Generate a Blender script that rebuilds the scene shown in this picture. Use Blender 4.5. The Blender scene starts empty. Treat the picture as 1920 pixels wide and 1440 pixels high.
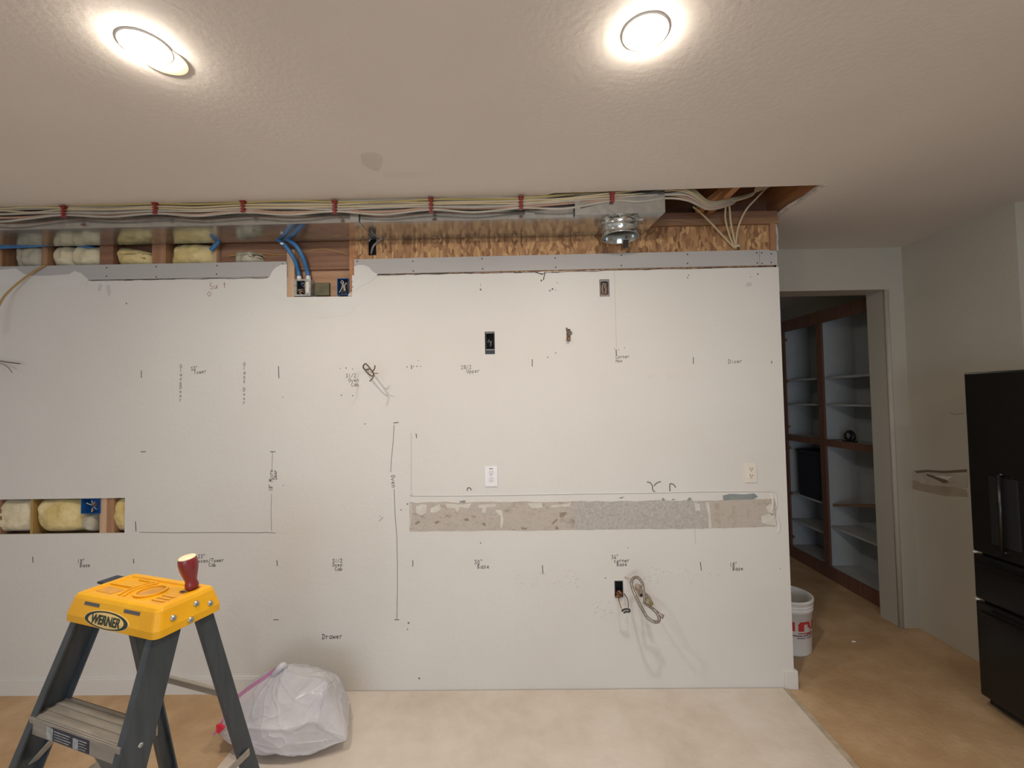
import bpy, bmesh, math, random
from mathutils import Vector, Matrix, noise as mnoise

random.seed(7)
SC = bpy.context.scene
COL = SC.collection

# ------------------------------------------------------------------ camera
F_PX = 820.0
CAM = Vector((0.0, 0.0, 1.6885))
RX = Vector((0.99978799, 0.01295961, -0.01600095)).normalized()
UP = Vector((0.01644803, -0.03515951, 0.99924635)).normalized()
FW = Vector((-0.01238726, 0.99929768, 0.03536521)).normalized()
cd = bpy.data.cameras.new('camera')
cd.sensor_fit = 'HORIZONTAL'
cd.sensor_width = 36.0
cd.lens = F_PX / 1920.0 * 36.0
cd.clip_start = 0.02
cam = bpy.data.objects.new('camera', cd)
cam.matrix_world = Matrix(((RX.x, UP.x, -FW.x, CAM.x), (RX.y, UP.y, -FW.y, CAM.y), (RX.z, UP.z, -FW.z, CAM.z), (0, 0, 0, 1)))
COL.objects.link(cam)
SC.camera = cam

# ------------------------------------------------------------------ world, daylight, exposure
wd = bpy.data.worlds.new('world')
SC.world = wd
wd.use_nodes = True
wd.node_tree.nodes['Background'].inputs[0].default_value = (0.75, 0.86, 1.0, 1)
wd.node_tree.nodes['Background'].inputs[1].default_value = 1.0
SC.view_settings.view_transform = 'Standard'
SC.view_settings.look = 'None'
SC.view_settings.gamma = 1.0
SC.view_settings.use_curve_mapping = False
SC.view_settings.exposure = 0.28
# daylight entering through the patio window in the wall behind the camera
al = bpy.data.lights.new('window_daylight', 'AREA')
al.shape = 'RECTANGLE'
al.size = 2.9
al.size_y = 1.5
al.energy = 60.0
al.color = (0.66, 0.80, 1.0)
ao = bpy.data.objects.new('window_daylight', al)
ao.location = (-0.45, -3.98, 1.25)
ao.rotation_euler = (math.radians(90), 0, 0)
COL.objects.link(ao)
LAMP_WATT = 15.0          # emission scale of each recessed ceiling lamp
LAMP_COLOR = (1.0, 0.90, 0.785)

# ------------------------------------------------------------------ measuring: image point -> point on a plane of the room
D = 2.6                  # distance of the main wall's face
ZC = 2.77                # ceiling height
def ray(px, py):
    return RX * ((px - 960) / F_PX) + UP * ((720 - py) / F_PX) + FW
def onY(px, py, Y=D):
    d = ray(px, py); return CAM + d * (Y / d.y)
def onZ(px, py, z=0.0):
    d = ray(px, py); return CAM + d * ((z - CAM.z) / d.z)
def onX(px, py, x):
    d = ray(px, py); return CAM + d * (x / d.x)

# ------------------------------------------------------------------ mesh helpers
WLOC = {}
class MB:
    def __init__(self):
        self.v = []; self.f = []; self.s = []
    def add(self, vs, fs, smooth=False):
        b = len(self.v)
        self.v += [Vector(p) for p in vs]
        for q in fs:
            self.f.append([b + i for i in q]); self.s.append(smooth)
        return self
    def hexa(self, p):      # 8 points: bottom 0-3, top 4-7, counter clockwise
        return self.add(p, [(3, 2, 1, 0), (4, 5, 6, 7), (0, 1, 5, 4), (1, 2, 6, 5), (2, 3, 7, 6), (3, 0, 4, 7)])
    def box(self, x0, x1, y0, y1, z0, z1):
        return self.hexa([(x0, y0, z0), (x1, y0, z0), (x1, y1, z0), (x0, y1, z0), (x0, y0, z1), (x1, y0, z1), (x1, y1, z1), (x0, y1, z1)])
    def rbox(self, x0, x1, y0, y1, z0, z1, b=0.004):    # box with chamfered edges
        bm = bmesh.new()
        bmesh.ops.create_cube(bm, size=1.0)
        for v in bm.verts:
            v.co = Vector(((x0 + x1) / 2 + v.co.x * (x1 - x0), (y0 + y1) / 2 + v.co.y * (y1 - y0), (z0 + z1) / 2 + v.co.z * (z1 - z0)))
        bmesh.ops.bevel(bm, geom=list(bm.edges), offset=b, segments=2, affect='EDGES', profile=0.6)
        bm.verts.index_update()
        self.add([v.co.copy() for v in bm.verts], [[v.index for v in f.verts] for f in bm.faces])
        bm.free(); return self
    def beam(self, a, b, w, h, up=(0, 0, 1)):          # bar from a to b, w across, h along up
        a = Vector(a); b = Vector(b); d = (b - a).normalized()
        s = d.cross(Vector(up)).normalized(); u = s.cross(d).normalized()
        s *= w / 2; u *= h / 2
        return self.hexa([a - s - u, a + s - u, b + s - u, b - s - u, a - s + u, a + s + u, b + s + u, b - s + u])
    def tube(self, pts, r, n=8, cap=True):
        pts = [Vector(p) for p in pts]
        rs = r if isinstance(r, (list, tuple)) else [r] * len(pts)
        t0 = (pts[1] - pts[0]).normalized()
        nrm = t0.orthogonal().normalized()
        vs = []; fs = []
        for i, p in enumerate(pts):
            t = (pts[min(i + 1, len(pts) - 1)] - pts[max(i - 1, 0)])
            t = t.normalized() if t.length > 1e-9 else t0
            nrm = (nrm - t * nrm.dot(t)).normalized()
            bi = t.cross(nrm)
            for k in range(n):
                a = 2 * math.pi * k / n
                vs.append(p + (nrm * math.cos(a) + bi * math.sin(a)) * rs[i])
        for i in range(len(pts) - 1):
            for k in range(n):
                fs.append((i * n + k, i * n + (k + 1) % n, (i + 1) * n + (k + 1) % n, (i + 1) * n + k))
        self.add(vs, fs, True)
        if cap:
            L = len(pts) - 1
            b = len(self.v) - len(vs)
            self.f.append([b + k for k in range(n)][::-1]); self.s.append(False)
            self.f.append([b + L * n + k for k in range(n)]); self.s.append(False)
        return self
    def lathe(self, prof, n=32, M=None, cap0=False, cap1=False):   # profile of (radius, height) about z
        vs = []; fs = []
        for (r, z) in prof:
            for k in range(n):
                a = 2 * math.pi * k / n
                p = Vector((r * math.cos(a), r * math.sin(a), z))
                vs.append(M @ p if M else p)
        for i in range(len(prof) - 1):
            for k in range(n):
                fs.append((i * n + k, i * n + (k + 1) % n, (i + 1) * n + (k + 1) % n, (i + 1) * n + k))
        b = len(self.v)
        self.add(vs, fs, True)
        if cap0: self.f.append([b + k for k in range(n)][::-1]); self.s.append(False)
        if cap1: self.f.append([b + (len(prof) - 1) * n + k for k in range(n)]); self.s.append(False)
        return self
    def prism(self, poly, ext):                        # flat polygon pushed along ext
        ext = Vector(ext); n = len(poly)
        vs = [Vector(p) for p in poly] + [Vector(p) + ext for p in poly]
        return self.add(vs, [list(range(n))[::-1], [n + i for i in range(n)]] + [(i, (i + 1) % n, n + (i + 1) % n, n + i) for i in range(n)])
    def build(self, name, mat, parent=None, local=False, fix=True):
        me = bpy.data.meshes.new(name)
        vs = self.v
        off = Vector((0, 0, 0))
        if not local:
            if parent is not None:
                off = WLOC.get(parent.name, Vector((0, 0, 0)))
            else:
                xs = [p.x for p in vs]; ys = [p.y for p in vs]; zs = [p.z for p in vs]
                off = Vector(((min(xs) + max(xs)) / 2, (min(ys) + max(ys)) / 2, min(zs)))
        me.from_pydata([tuple(p - off) for p in vs], [], self.f)
        me.polygons.foreach_set('use_smooth', self.s)
        me.update()
        if fix:
            bm = bmesh.new(); bm.from_mesh(me)
            bmesh.ops.recalc_face_normals(bm, faces=bm.faces)
            bm.to_mesh(me); bm.free()
        me.materials.append(mat)
        o = bpy.data.objects.new(name, me)
        COL.objects.link(o)
        if parent is not None:
            o.parent = parent
            WLOC[o.name] = WLOC.get(parent.name, Vector((0, 0, 0))).copy()
        else:
            o.location = off
            WLOC[o.name] = off.copy()
        return o
def tag(o, label=None, cat=None, group=None, kind=None):
    if label: o['label'] = label
    if cat: o['category'] = cat
    if group: o['group'] = group
    if kind: o['kind'] = kind
    return o
def struct(o): o['kind'] = 'structure'; return o
def thing(name, loc, label, cat, group=None, rotz=0.0):
    o = bpy.data.objects.new(name, None); o.empty_display_size = 0.05
    COL.objects.link(o); o.location = loc; o.rotation_euler = (0, 0, rotz)
    WLOC[o.name] = Vector(loc)
    return tag(o, label, cat, group)
def smooth_path(pts, n=8):                              # Catmull-Rom through the points
    pts = [Vector(p) for p in pts]
    out = []
    for i in range(len(pts) - 1):
        p0 = pts[max(i - 1, 0)]; p1 = pts[i]; p2 = pts[i + 1]; p3 = pts[min(i + 2, len(pts) - 1)]
        for k in range(n):
            t = k / n
            out.append(0.5 * ((2 * p1) + (p2 - p0) * t + (2 * p0 - 5 * p1 + 4 * p2 - p3) * t * t + (3 * p1 - p0 - 3 * p2 + p3) * t ** 3))
    out.append(pts[-1]); return out

# ------------------------------------------------------------------ materials
def new_mat(name):
    m = bpy.data.materials.new(name); m.use_nodes = True
    nt = m.node_tree; b = nt.nodes['Principled BSDF']
    return m, nt, b
def N(nt, t, **kw):
    n = nt.nodes.new(t)
    for k, v in kw.items():
        if k in n.inputs.keys() if hasattr(n.inputs, 'keys') else False: n.inputs[k].default_value = v
        else: setattr(n, k, v)
    return n
def plain(name, col, rough=0.6, metal=0.0, col2=None, scale=6.0, bump=0.0, bscale=60.0, stretch=(1, 1, 1), lo=0.35, hi=0.65, detail=5.0, spec=None):
    m, nt, b = new_mat(name)
    b.inputs['Base Color'].default_value = (*col, 1)
    b.inputs['Roughness'].default_value = rough
    b.inputs['Metallic'].default_value = metal
    if spec is not None: b.inputs['Specular IOR Level'].default_value = spec
    tc = nt.nodes.new('ShaderNodeTexCoord'); mp = nt.nodes.new('ShaderNodeMapping')
    mp.inputs['Scale'].default_value = stretch
    nt.links.new(tc.outputs['Object'], mp.inputs[0])
    if col2:
        ns = nt.nodes.new('ShaderNodeTexNoise'); ns.inputs['Scale'].default_value = scale; ns.inputs['Detail'].default_value = detail
        rp = nt.nodes.new('ShaderNodeValToRGB')
        rp.color_ramp.elements[0].position = lo; rp.color_ramp.elements[0].color = (*col, 1)
        rp.color_ramp.elements[1].position = hi; rp.color_ramp.elements[1].color = (*col2, 1)
        nt.links.new(mp.outputs[0], ns.inputs['Vector']); nt.links.new(ns.outputs['Fac'], rp.inputs[0])
        nt.links.new(rp.outputs[0], b.inputs['Base Color'])
    if bump:
        nb = nt.nodes.new('ShaderNodeTexNoise'); nb.inputs['Scale'].default_value = bscale; nb.inputs['Detail'].default_value = 4
        bp = nt.nodes.new('ShaderNodeBump'); bp.inputs['Strength'].default_value = bump; bp.inputs['Distance'].default_value = 0.01
        nt.links.new(mp.outputs[0], nb.inputs['Vector']); nt.links.new(nb.outputs['Fac'], bp.inputs['Height']); nt.links.new(bp.outputs[0], b.inputs['Normal'])
    return m
def emit(name, col, strength):
    m, nt, b = new_mat(name)
    b.inputs['Base Color'].default_value = (0.9, 0.9, 0.88, 1)
    b.inputs['Emission Color'].default_value = (*col, 1)
    b.inputs['Emission Strength'].default_value = strength
    return m
def wood(name, c1, c2, axis='X', scale=5.0, rough=0.65):
    st = {'X': (0.6, 9, 9), 'Y': (9, 0.6, 9), 'Z': (9, 9, 0.6)}[axis]
    return plain(name, c1, rough, col2=c2, scale=scale, stretch=st, bump=0.15, bscale=18, lo=0.3, hi=0.7, detail=8)

M = {}
M['paint'] = plain('wall_paint_white', (0.70, 0.685, 0.645), 0.62, col2=(0.655, 0.635, 0.59), scale=1.3, bump=0.10, bscale=45, lo=0.3, hi=0.75)
M['ceil'] = plain('ceiling_paint', (0.72, 0.66, 0.60), 0.8, col2=(0.69, 0.63, 0.57), scale=1.6, bump=0.08, bscale=50)
M['grey_paint'] = plain('wall_paint_beige', (0.50, 0.47, 0.395), 0.7, col2=(0.465, 0.435, 0.36), scale=1.2, bump=0.12, bscale=50)
M['strip'] = plain('drywall_paper_grey', (0.46, 0.445, 0.43), 0.85, col2=(0.42, 0.41, 0.40), scale=2.0, stretch=(.5, 1, 3))
M['gypsum'] = plain('gypsum_edge', (0.62, 0.59, 0.54), 0.9, col2=(0.45, 0.40, 0.34), scale=30, bump=0.3, bscale=120)
M['mud'] = plain('joint_compound', (0.70, 0.69, 0.66), 0.7, col2=(0.66, 0.65, 0.61), scale=5, bump=0.08, bscale=30)
M['stain'] = plain('ceiling_smudge', (0.60, 0.545, 0.485), 0.8, col2=(0.655, 0.595, 0.535), scale=9, bump=0.08, bscale=50)
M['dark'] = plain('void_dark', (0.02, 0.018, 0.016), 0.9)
M['ink'] = plain('marker_ink', (0.06, 0.045, 0.04), 0.7)
M['ink_soft'] = plain('pencil_grey', (0.17, 0.15, 0.13), 0.8)
M['ink_red'] = plain('red_marker', (0.36, 0.15, 0.10), 0.7)
M['tan_floor'] = None
M['stud'] = wood('stud_wood', (0.30, 0.145, 0.07), (0.42, 0.24, 0.13), 'Z', 4)
M['stud_light'] = wood('stud_wood_light', (0.50, 0.33, 0.20), (0.58, 0.40, 0.26), 'Z', 4)
M['joist'] = wood('joist_wood', (0.36, 0.15, 0.06), (0.50, 0.25, 0.11), 'Y', 4)
M['plate'] = wood('plate_wood', (0.24, 0.125, 0.06), (0.34, 0.19, 0.10), 'X', 4)
M['header'] = wood('header_wood', (0.20, 0.095, 0.055), (0.31, 0.16, 0.09), 'X', 4)
M['ply'] = wood('plywood', (0.36, 0.19, 0.10), (0.52, 0.31, 0.18), 'X', 3)
M['trimwood'] = wood('bookcase_wood', (0.135, 0.064, 0.042), (0.19, 0.092, 0.062), 'Z', 4, 0.5)
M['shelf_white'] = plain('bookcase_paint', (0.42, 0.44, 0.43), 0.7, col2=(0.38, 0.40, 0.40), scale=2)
M['galv'] = None
M['bolt'] = plain('zinc_bolt', (0.42, 0.44, 0.44), 0.35, 0.9)
M['alu'] = plain('ladder_aluminium', (0.40, 0.375, 0.33), 0.5, 0.45, col2=(0.32, 0.30, 0.26), scale=12, stretch=(1, 6, 6))
M['rail'] = plain('ladder_fibreglass', (0.040, 0.050, 0.058), 0.42, col2=(0.055, 0.066, 0.074), scale=18, bump=0.06, bscale=120, stretch=(3, 3, .4))
M['yellow'] = plain('ladder_cap_yellow', (0.86, 0.44, 0.012), 0.38, col2=(0.80, 0.38, 0.010), scale=9, bump=0.10, bscale=160)
M['yellow_mottled'] = plain('ladder_cap_mottled', (0.80, 0.36, 0.02), 0.55, col2=(0.55, 0.30, 0.10), scale=22)  # yellow mottled with brown, laid on the cap's recess floors
M['badge_green'] = plain('badge_dark_green', (0.012, 0.035, 0.028), 0.4)
M['badge_cream'] = plain('badge_cream', (0.80, 0.55, 0.20), 0.4)
M['black'] = plain('black_plastic', (0.015, 0.015, 0.017), 0.4)
M['decal'] = plain('step_sticker', (0.02, 0.028, 0.05), 0.4)
M['decal_white'] = plain('step_sticker_white', (0.45, 0.47, 0.46), 0.5, col2=(0.25, 0.28, 0.28), scale=70)
M['handle_red'] = plain('red_handle', (0.20, 0.022, 0.028), 0.30, col2=(0.27, 0.035, 0.035), scale=20)
M['handle_end'] = plain('cream_end_cap', (0.92, 0.80, 0.52), 0.5)
M['insul'] = plain('fibreglass_yellow', (0.62, 0.47, 0.18), 0.95, col2=(0.80, 0.67, 0.36), scale=9, bump=0.7, bscale=45)
M['insul_pale'] = plain('fibreglass_pale', (0.62, 0.54, 0.35), 0.95, col2=(0.78, 0.70, 0.50), scale=8, bump=0.6, bscale=40)
M['poly'] = plain('insulation_facing_grey', (0.42, 0.38, 0.28), 0.6, col2=(0.52, 0.48, 0.37), scale=8, bump=0.4, bscale=25)
M['ent'] = plain('blue_conduit', (0.035, 0.15, 0.36), 0.4, col2=(0.045, 0.19, 0.42), scale=15)
M['bluebox'] = plain('blue_box_plastic', (0.012, 0.10, 0.30), 0.45)
M['navybox'] = plain('dark_box_plastic', (0.016, 0.020, 0.028), 0.5)
M['greenbox'] = plain('green_tape', (0.10, 0.105, 0.055), 0.7, col2=(0.17, 0.14, 0.075), scale=30)
M['steelbox'] = plain('steel_box', (0.55, 0.55, 0.53), 0.42, 0.6, col2=(0.36, 0.36, 0.35), scale=40)
M['cable_white'] = plain('cable_white', (0.46, 0.42, 0.36), 0.5, col2=(0.37, 0.335, 0.28), scale=9)
M['cable_pale'] = plain('cable_cream', (0.52, 0.43, 0.27), 0.5)
M['cable_yellow'] = plain('cable_yellow', (0.42, 0.33, 0.11), 0.5)
M['cable_orange'] = plain('cable_orange', (0.50, 0.30, 0.20), 0.5)
M['cable_grey'] = plain('cable_grey', (0.26, 0.255, 0.26), 0.5)
M['cable_black'] = plain('cable_black', (0.03, 0.028, 0.025), 0.5)
M['cable_tan'] = plain('cable_tan', (0.40, 0.25, 0.08), 0.5)
M['wire_bronze'] = plain('wire_bronze', (0.12, 0.09, 0.06), 0.45)
M['copper'] = plain('copper_wire', (0.30, 0.13, 0.07), 0.4, 0.6)
M['staple'] = plain('red_staple', (0.24, 0.026, 0.020), 0.45)
M['hose'] = plain('braided_hose', (0.42, 0.38, 0.33), 0.38, 0.55, col2=(0.17, 0.15, 0.13), scale=220, lo=.42, hi=.58)
M['brass'] = plain('brass_fitting', (0.48, 0.40, 0.14), 0.4, 0.6)
M['fit'] = plain('pipe_fitting', (0.42, 0.33, 0.27), 0.45, 0.4)
M['plate_white'] = plain('outlet_white', (0.80, 0.79, 0.80), 0.35)
M['plate_cream'] = plain('outlet_cream', (0.74, 0.69, 0.60), 0.4)
M['slot'] = plain('outlet_slot', (0.10, 0.09, 0.09), 0.6)
M['fridge'] = plain('fridge_black', (0.010, 0.0095, 0.0085), 0.24, spec=0.5)
M['fridge_gap'] = plain('fridge_gasket', (0.004, 0.004, 0.004), 0.7)
M['chrome'] = plain('fridge_handle_dark_steel', (0.05, 0.05, 0.048), 0.28, 0.85)
M['pail'] = plain('pail_white', (0.74, 0.72, 0.68), 0.45)
M['red_print'] = plain('pail_red_print', (0.45, 0.03, 0.03), 0.5)
M['grey_print'] = plain('pail_grey_print', (0.16, 0.13, 0.13), 0.5)
M['bin'] = plain('navy_bin', (0.012, 0.016, 0.032), 0.6)
M['blackthing'] = plain('black_cord', (0.012, 0.012, 0.013), 0.45)
M['board'] = wood('loose_board_wood', (0.20, 0.11, 0.06), (0.28, 0.165, 0.10), 'Y', 4)
M['pink'] = plain('bag_drawstring_pink', (0.66, 0.30, 0.50), 0.4)
M['redtie'] = plain('bag_tie_red', (0.66, 0.02, 0.06), 0.35)
M['blue_chip'] = plain('exposed_bluegrey', (0.22, 0.25, 0.25), 0.8, col2=(0.27, 0.30, 0.29), scale=20)
M['brown_chip'] = plain('exposed_brown', (0.30, 0.24, 0.19), 0.85)
M['lamp_trim'] = plain('lamp_trim', (0.82, 0.80, 0.74), 0.5)
M['disc_tan'] = plain('ceiling_disc_cream', (0.74, 0.66, 0.46), 0.6)

def make_galv():
    m, nt, b = new_mat('galvanised_sheet')
    b.inputs['Metallic'].default_value = 0.92; b.inputs['Roughness'].default_value = 0.16
    tc = nt.nodes.new('ShaderNodeTexCoord')
    vo = nt.nodes.new('ShaderNodeTexVoronoi'); vo.inputs['Scale'].default_value = 28
    rp = nt.nodes.new('ShaderNodeValToRGB')
    rp.color_ramp.elements[0].color = (0.50, 0.53, 0.53, 1); rp.color_ramp.elements[1].color = (0.63, 0.65, 0.64, 1)
    nt.links.new(tc.outputs['Object'], vo.inputs['Vector']); nt.links.new(vo.outputs['Color'], rp.inputs[0]); nt.links.new(rp.outputs[0], b.inputs['Base Color'])
    ns = nt.nodes.new('ShaderNodeTexNoise'); ns.inputs['Scale'].default_value = 5
    bp = nt.nodes.new('ShaderNodeBump'); bp.inputs['Strength'].default_value = 0.05; bp.inputs['Distance'].default_value = 0.03
    nt.links.new(tc.outputs['Object'], ns.inputs['Vector']); nt.links.new(ns.outputs['Fac'], bp.inputs['Height']); nt.links.new(bp.outputs[0], b.inputs['Normal'])
    return m
M['galv'] = make_galv()
def make_osb():
    m, nt, b = new_mat('osb_strands')
    b.inputs['Roughness'].default_value = 0.75
    tc = nt.nodes.new('ShaderNodeTexCoord'); mp = nt.nodes.new('ShaderNodeMapping')
    mp.inputs['Rotation'].default_value = (0, 0.5, 0); mp.inputs['Scale'].default_value = (72, 72, 26)
    ns0 = nt.nodes.new('ShaderNodeTexNoise'); ns0.inputs['Scale'].default_value = 9; ns0.inputs['Detail'].default_value = 3
    mx = nt.nodes.new('ShaderNodeMixRGB'); mx.inputs[0].default_value = 0.05
    nt.links.new(tc.outputs['Object'], ns0.inputs['Vector']); nt.links.new(tc.outputs['Object'], mx.inputs[1]); nt.links.new(ns0.outputs['Color'], mx.inputs[2])
    nt.links.new(mx.outputs[0], mp.inputs[0])
    vo = nt.nodes.new('ShaderNodeTexVoronoi'); vo.inputs['Scale'].default_value = 1.0
    nt.links.new(mp.outputs[0], vo.inputs['Vector'])
    sp = nt.nodes.new('ShaderNodeSeparateColor'); nt.links.new(vo.outputs['Color'], sp.inputs[0])
    rp = nt.nodes.new('ShaderNodeValToRGB')
    e = rp.color_ramp.elements
    e[0].position = 0.0; e[0].color = (0.20, 0.095, 0.042, 1); e[1].position = 1.0; e[1].color = (0.60, 0.37, 0.17, 1)
    x = e.new(0.35); x.color = (0.36, 0.19, 0.085, 1); x = e.new(0.7); x.color = (0.46, 0.26, 0.12, 1)
    nt.links.new(sp.outputs[0], rp.inputs[0]); nt.links.new(rp.outputs[0], b.inputs['Base Color'])
    bp = nt.nodes.new('ShaderNodeBump'); bp.inputs['Strength'].default_value = 0.3; bp.inputs['Distance'].default_value = 0.004
    nt.links.new(sp.outputs[1], bp.inputs['Height']); nt.links.new(bp.outputs[0], b.inputs['Normal'])
    return m
M['osb'] = make_osb()
def mottled(name, cols, scale, rough=0.9, bump=0.4, bscale=60, stretch=(1, 1, 1), detail=9):
    m, nt, b = new_mat(name); b.inputs['Roughness'].default_value = rough
    tc = nt.nodes.new('ShaderNodeTexCoord'); mp = nt.nodes.new('ShaderNodeMapping'); mp.inputs['Scale'].default_value = stretch
    nt.links.new(tc.outputs['Object'], mp.inputs[0])
    ns = nt.nodes.new('ShaderNodeTexNoise'); ns.inputs['Scale'].default_value = scale; ns.inputs['Detail'].default_value = detail; ns.inputs['Roughness'].default_value = 0.65
    nt.links.new(mp.outputs[0], ns.inputs['Vector'])
    rp = nt.nodes.new('ShaderNodeValToRGB'); e = rp.color_ramp.elements
    e[0].position = cols[0][0]; e[0].color = (*cols[0][1], 1); e[1].position = cols[-1][0]; e[1].color = (*cols[-1][1], 1)
    for p, c in cols[1:-1]:
        q = e.new(p); q.color = (*c, 1)
    nt.links.new(ns.outputs['Fac'], rp.inputs[0]); nt.links.new(rp.outputs[0], b.inputs['Base Color'])
    if bump:
        nb = nt.nodes.new('ShaderNodeTexNoise'); nb.inputs['Scale'].default_value = bscale; nb.inputs['Detail'].default_value = 6
        nt.links.new(mp.outputs[0], nb.inputs['Vector'])
        bp = nt.nodes.new('ShaderNodeBump'); bp.inputs['Strength'].default_value = bump; bp.inputs['Distance'].default_value = 0.006
        nt.links.new(nb.outputs['Fac'], bp.inputs['Height']); nt.links.new(bp.outputs[0], b.inputs['Normal'])
    return m
M['tan_floor'] = mottled('floor_tan_subfloor', [(0.25, (0.39, 0.24, 0.12)), (0.5, (0.50, 0.33, 0.18)), (0.62, (0.57, 0.395, 0.235)), (0.78, (0.59, 0.45, 0.31))], 3.2, 0.62, 0.25, 40)
M['pale_floor'] = mottled('floor_pale_dusty', [(0.25, (0.55, 0.47, 0.39)), (0.48, (0.67, 0.59, 0.505)), (0.62, (0.72, 0.65, 0.58)), (0.8, (0.60, 0.52, 0.44))], 2.6, 0.7, 0.25, 45)
M['scar'] = mottled('torn_wall_paper', [(0.30, (0.30, 0.25, 0.20)), (0.42, (0.46, 0.41, 0.36)), (0.52, (0.52, 0.46, 0.40)), (0.62, (0.44, 0.41, 0.375)), (0.78, (0.66, 0.63, 0.57))], 14, 0.9, 0.6, 90, (1, 1, 1.5))
M['scar_grey'] = mottled('cement_residue', [(0.28, (0.36, 0.34, 0.31)), (0.5, (0.47, 0.445, 0.41)), (0.7, (0.56, 0.53, 0.485))], 75, 0.95, 0.8, 130)
M['plaster_chip'] = plain('plaster_flake', (0.66, 0.64, 0.58), 0.8, col2=(0.60, 0.575, 0.51), scale=20, bump=0.3, bscale=60)
def make_bag():
    m, nt, b = new_mat('bag_white_plastic')
    b.inputs['Roughness'].default_value = 0.24
    tc = nt.nodes.new('ShaderNodeTexCoord')
    ns = nt.nodes.new('ShaderNodeTexNoise'); ns.inputs['Scale'].default_value = 4.5; ns.inputs['Detail'].default_value = 3
    rp = nt.nodes.new('ShaderNodeValToRGB')
    rp.color_ramp.elements[0].position = 0.35; rp.color_ramp.elements[0].color = (0.62, 0.62, 0.67, 1)
    rp.color_ramp.elements[1].position = 0.65; rp.color_ramp.elements[1].color = (0.82, 0.81, 0.83, 1)
    nt.links.new(tc.outputs['Object'], ns.inputs['Vector']); nt.links.new(ns.outputs['Fac'], rp.inputs[0]); nt.links.new(rp.outputs[0], b.inputs['Base Color'])
    mp = nt.nodes.new('ShaderNodeMapping'); mp.inputs['Rotation'].default_value = (0.3, 0.6, 0.5); mp.inputs['Scale'].default_value = (3, 5, 7)
    nt.links.new(tc.outputs['Object'], mp.inputs[0])
    n2 = nt.nodes.new('ShaderNodeTexNoise'); n2.inputs['Scale'].default_value = 3.0; n2.inputs['Detail'].default_value = 2; n2.inputs['Distortion'].default_value = 0.6
    nt.links.new(mp.outputs[0], n2.inputs['Vector'])
    bp = nt.nodes.new('ShaderNodeBump'); bp.inputs['Strength'].default_value = 0.12; bp.inputs['Distance'].default_value = 0.02
    nt.links.new(n2.outputs['Fac'], bp.inputs['Height']); nt.links.new(bp.outputs[0], b.inputs['Normal'])
    tr = nt.nodes.new('ShaderNodeBsdfTranslucent'); tr.inputs['Color'].default_value = (0.75, 0.72, 0.75, 1)
    mx = nt.nodes.new('ShaderNodeMixShader'); mx.inputs[0].default_value = 0.18
    nt.links.new(b.outputs[0], mx.inputs[1]); nt.links.new(tr.outputs[0], mx.inputs[2])
    nt.links.new(mx.outputs[0], nt.nodes['Material Output'].inputs['Surface'])
    return m
M['bag'] = make_bag()

# ================================================================== SETTING
XL, XR, YB = -3.75, 3.30, -4.0       # left wall, alcove wall behind the fridge, wall behind the camera
WX1 = 1.567                          # free end of the main wall
YH = 3.24                            # wall with the opening to the bookcase passage
XO = 2.73                            # right jamb of the opening
XW = 2.86                            # side wall between opening and fridge

fl = MB().box(XL, 3.45, YB, 5.6, -0.10, 0.0).build('floor', M['tan_floor']); struct(fl)
# pale area where cabinets stood, with its slightly raised edge
a = onZ(514, 1299); b_ = onZ(1466, 1290); c_ = onZ(1600, 1440)
pf = MB().prism([(-1.42, 2.594, 0.0), (b_.x, 2.594, 0.0), (c_.x - 0.02, 1.4, 0.0), (c_.x - 0.12, -1.6, 0.0), (-1.42, -1.6, 0.0)], (0, 0, 0.006)).build('floor_pale_patch', M['pale_floor'], fl)
# baseboard-less edge strip of glue along the pale area's right side
MB().prism([(b_.x, 2.58, 0), (b_.x + 0.028, 2.58, 0), (c_.x + 0.006, 1.4, 0), (c_.x - 0.02, 1.4, 0)], (0, 0, 0.009)).build('edge_strip', plain('edge_strip_grey', (0.40, 0.32, 0.22), 0.8, col2=(0.5, 0.42, 0.32), scale=20), fl)

# ceiling drywall with the long opening along the wall
zt = ZC + 0.0127
def slab(mb, poly):
    mb.prism([(x, y, ZC) for x, y in poly], (0, 0, 0.0127))
cm = MB()
edgeL = [(XL, 2.292), (-2.8, 2.290), (-2.2, 2.286), (-1.9, 2.300), (-0.95, 2.318), (-0.4, 2.312), (0.02, 2.306), (0.165, 2.302), (0.178, 2.283), (0.21, 2.268)]
edgeR = [(0.5, 2.262), (1.0, 2.252), (1.587, 2.243)]
slab(cm, [(XL, YB), (3.45, YB), (3.45, 5.6), (1.575, 5.6), (1.575, 2.62), (1.571, 2.5), (1.59, 2.4)] + edgeR[::-1] + edgeL[::-1])
slab(cm, [(-0.6, 2.72), (1.575, 2.72), (1.575, 5.6), (-0.6, 5.6)])
ce = cm.build('ceiling', M['ceil']); struct(ce)
# torn paper lip at the right end of the opening
lip = MB()
pr = Vector((1.587, 2.243, ZC))
pts = [(1.592, 2.236), (1.583, 2.27), (1.589, 2.32), (1.578, 2.38), (1.585, 2.44), (1.572, 2.50), (1.577, 2.56), (1.567, 2.60)]
for i in range(len(pts) - 1):
    p, q = pts[i], pts[i + 1]
    lip.prism([(p[0], p[1], ZC), (q[0], q[1], ZC), (q[0] + 0.02, q[1], ZC), (p[0] + 0.02, p[1], ZC)], (0, 0, -0.004 - 0.003 * (i % 2)))
lip.build('torn_edge', M['gypsum'], ce)
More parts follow.
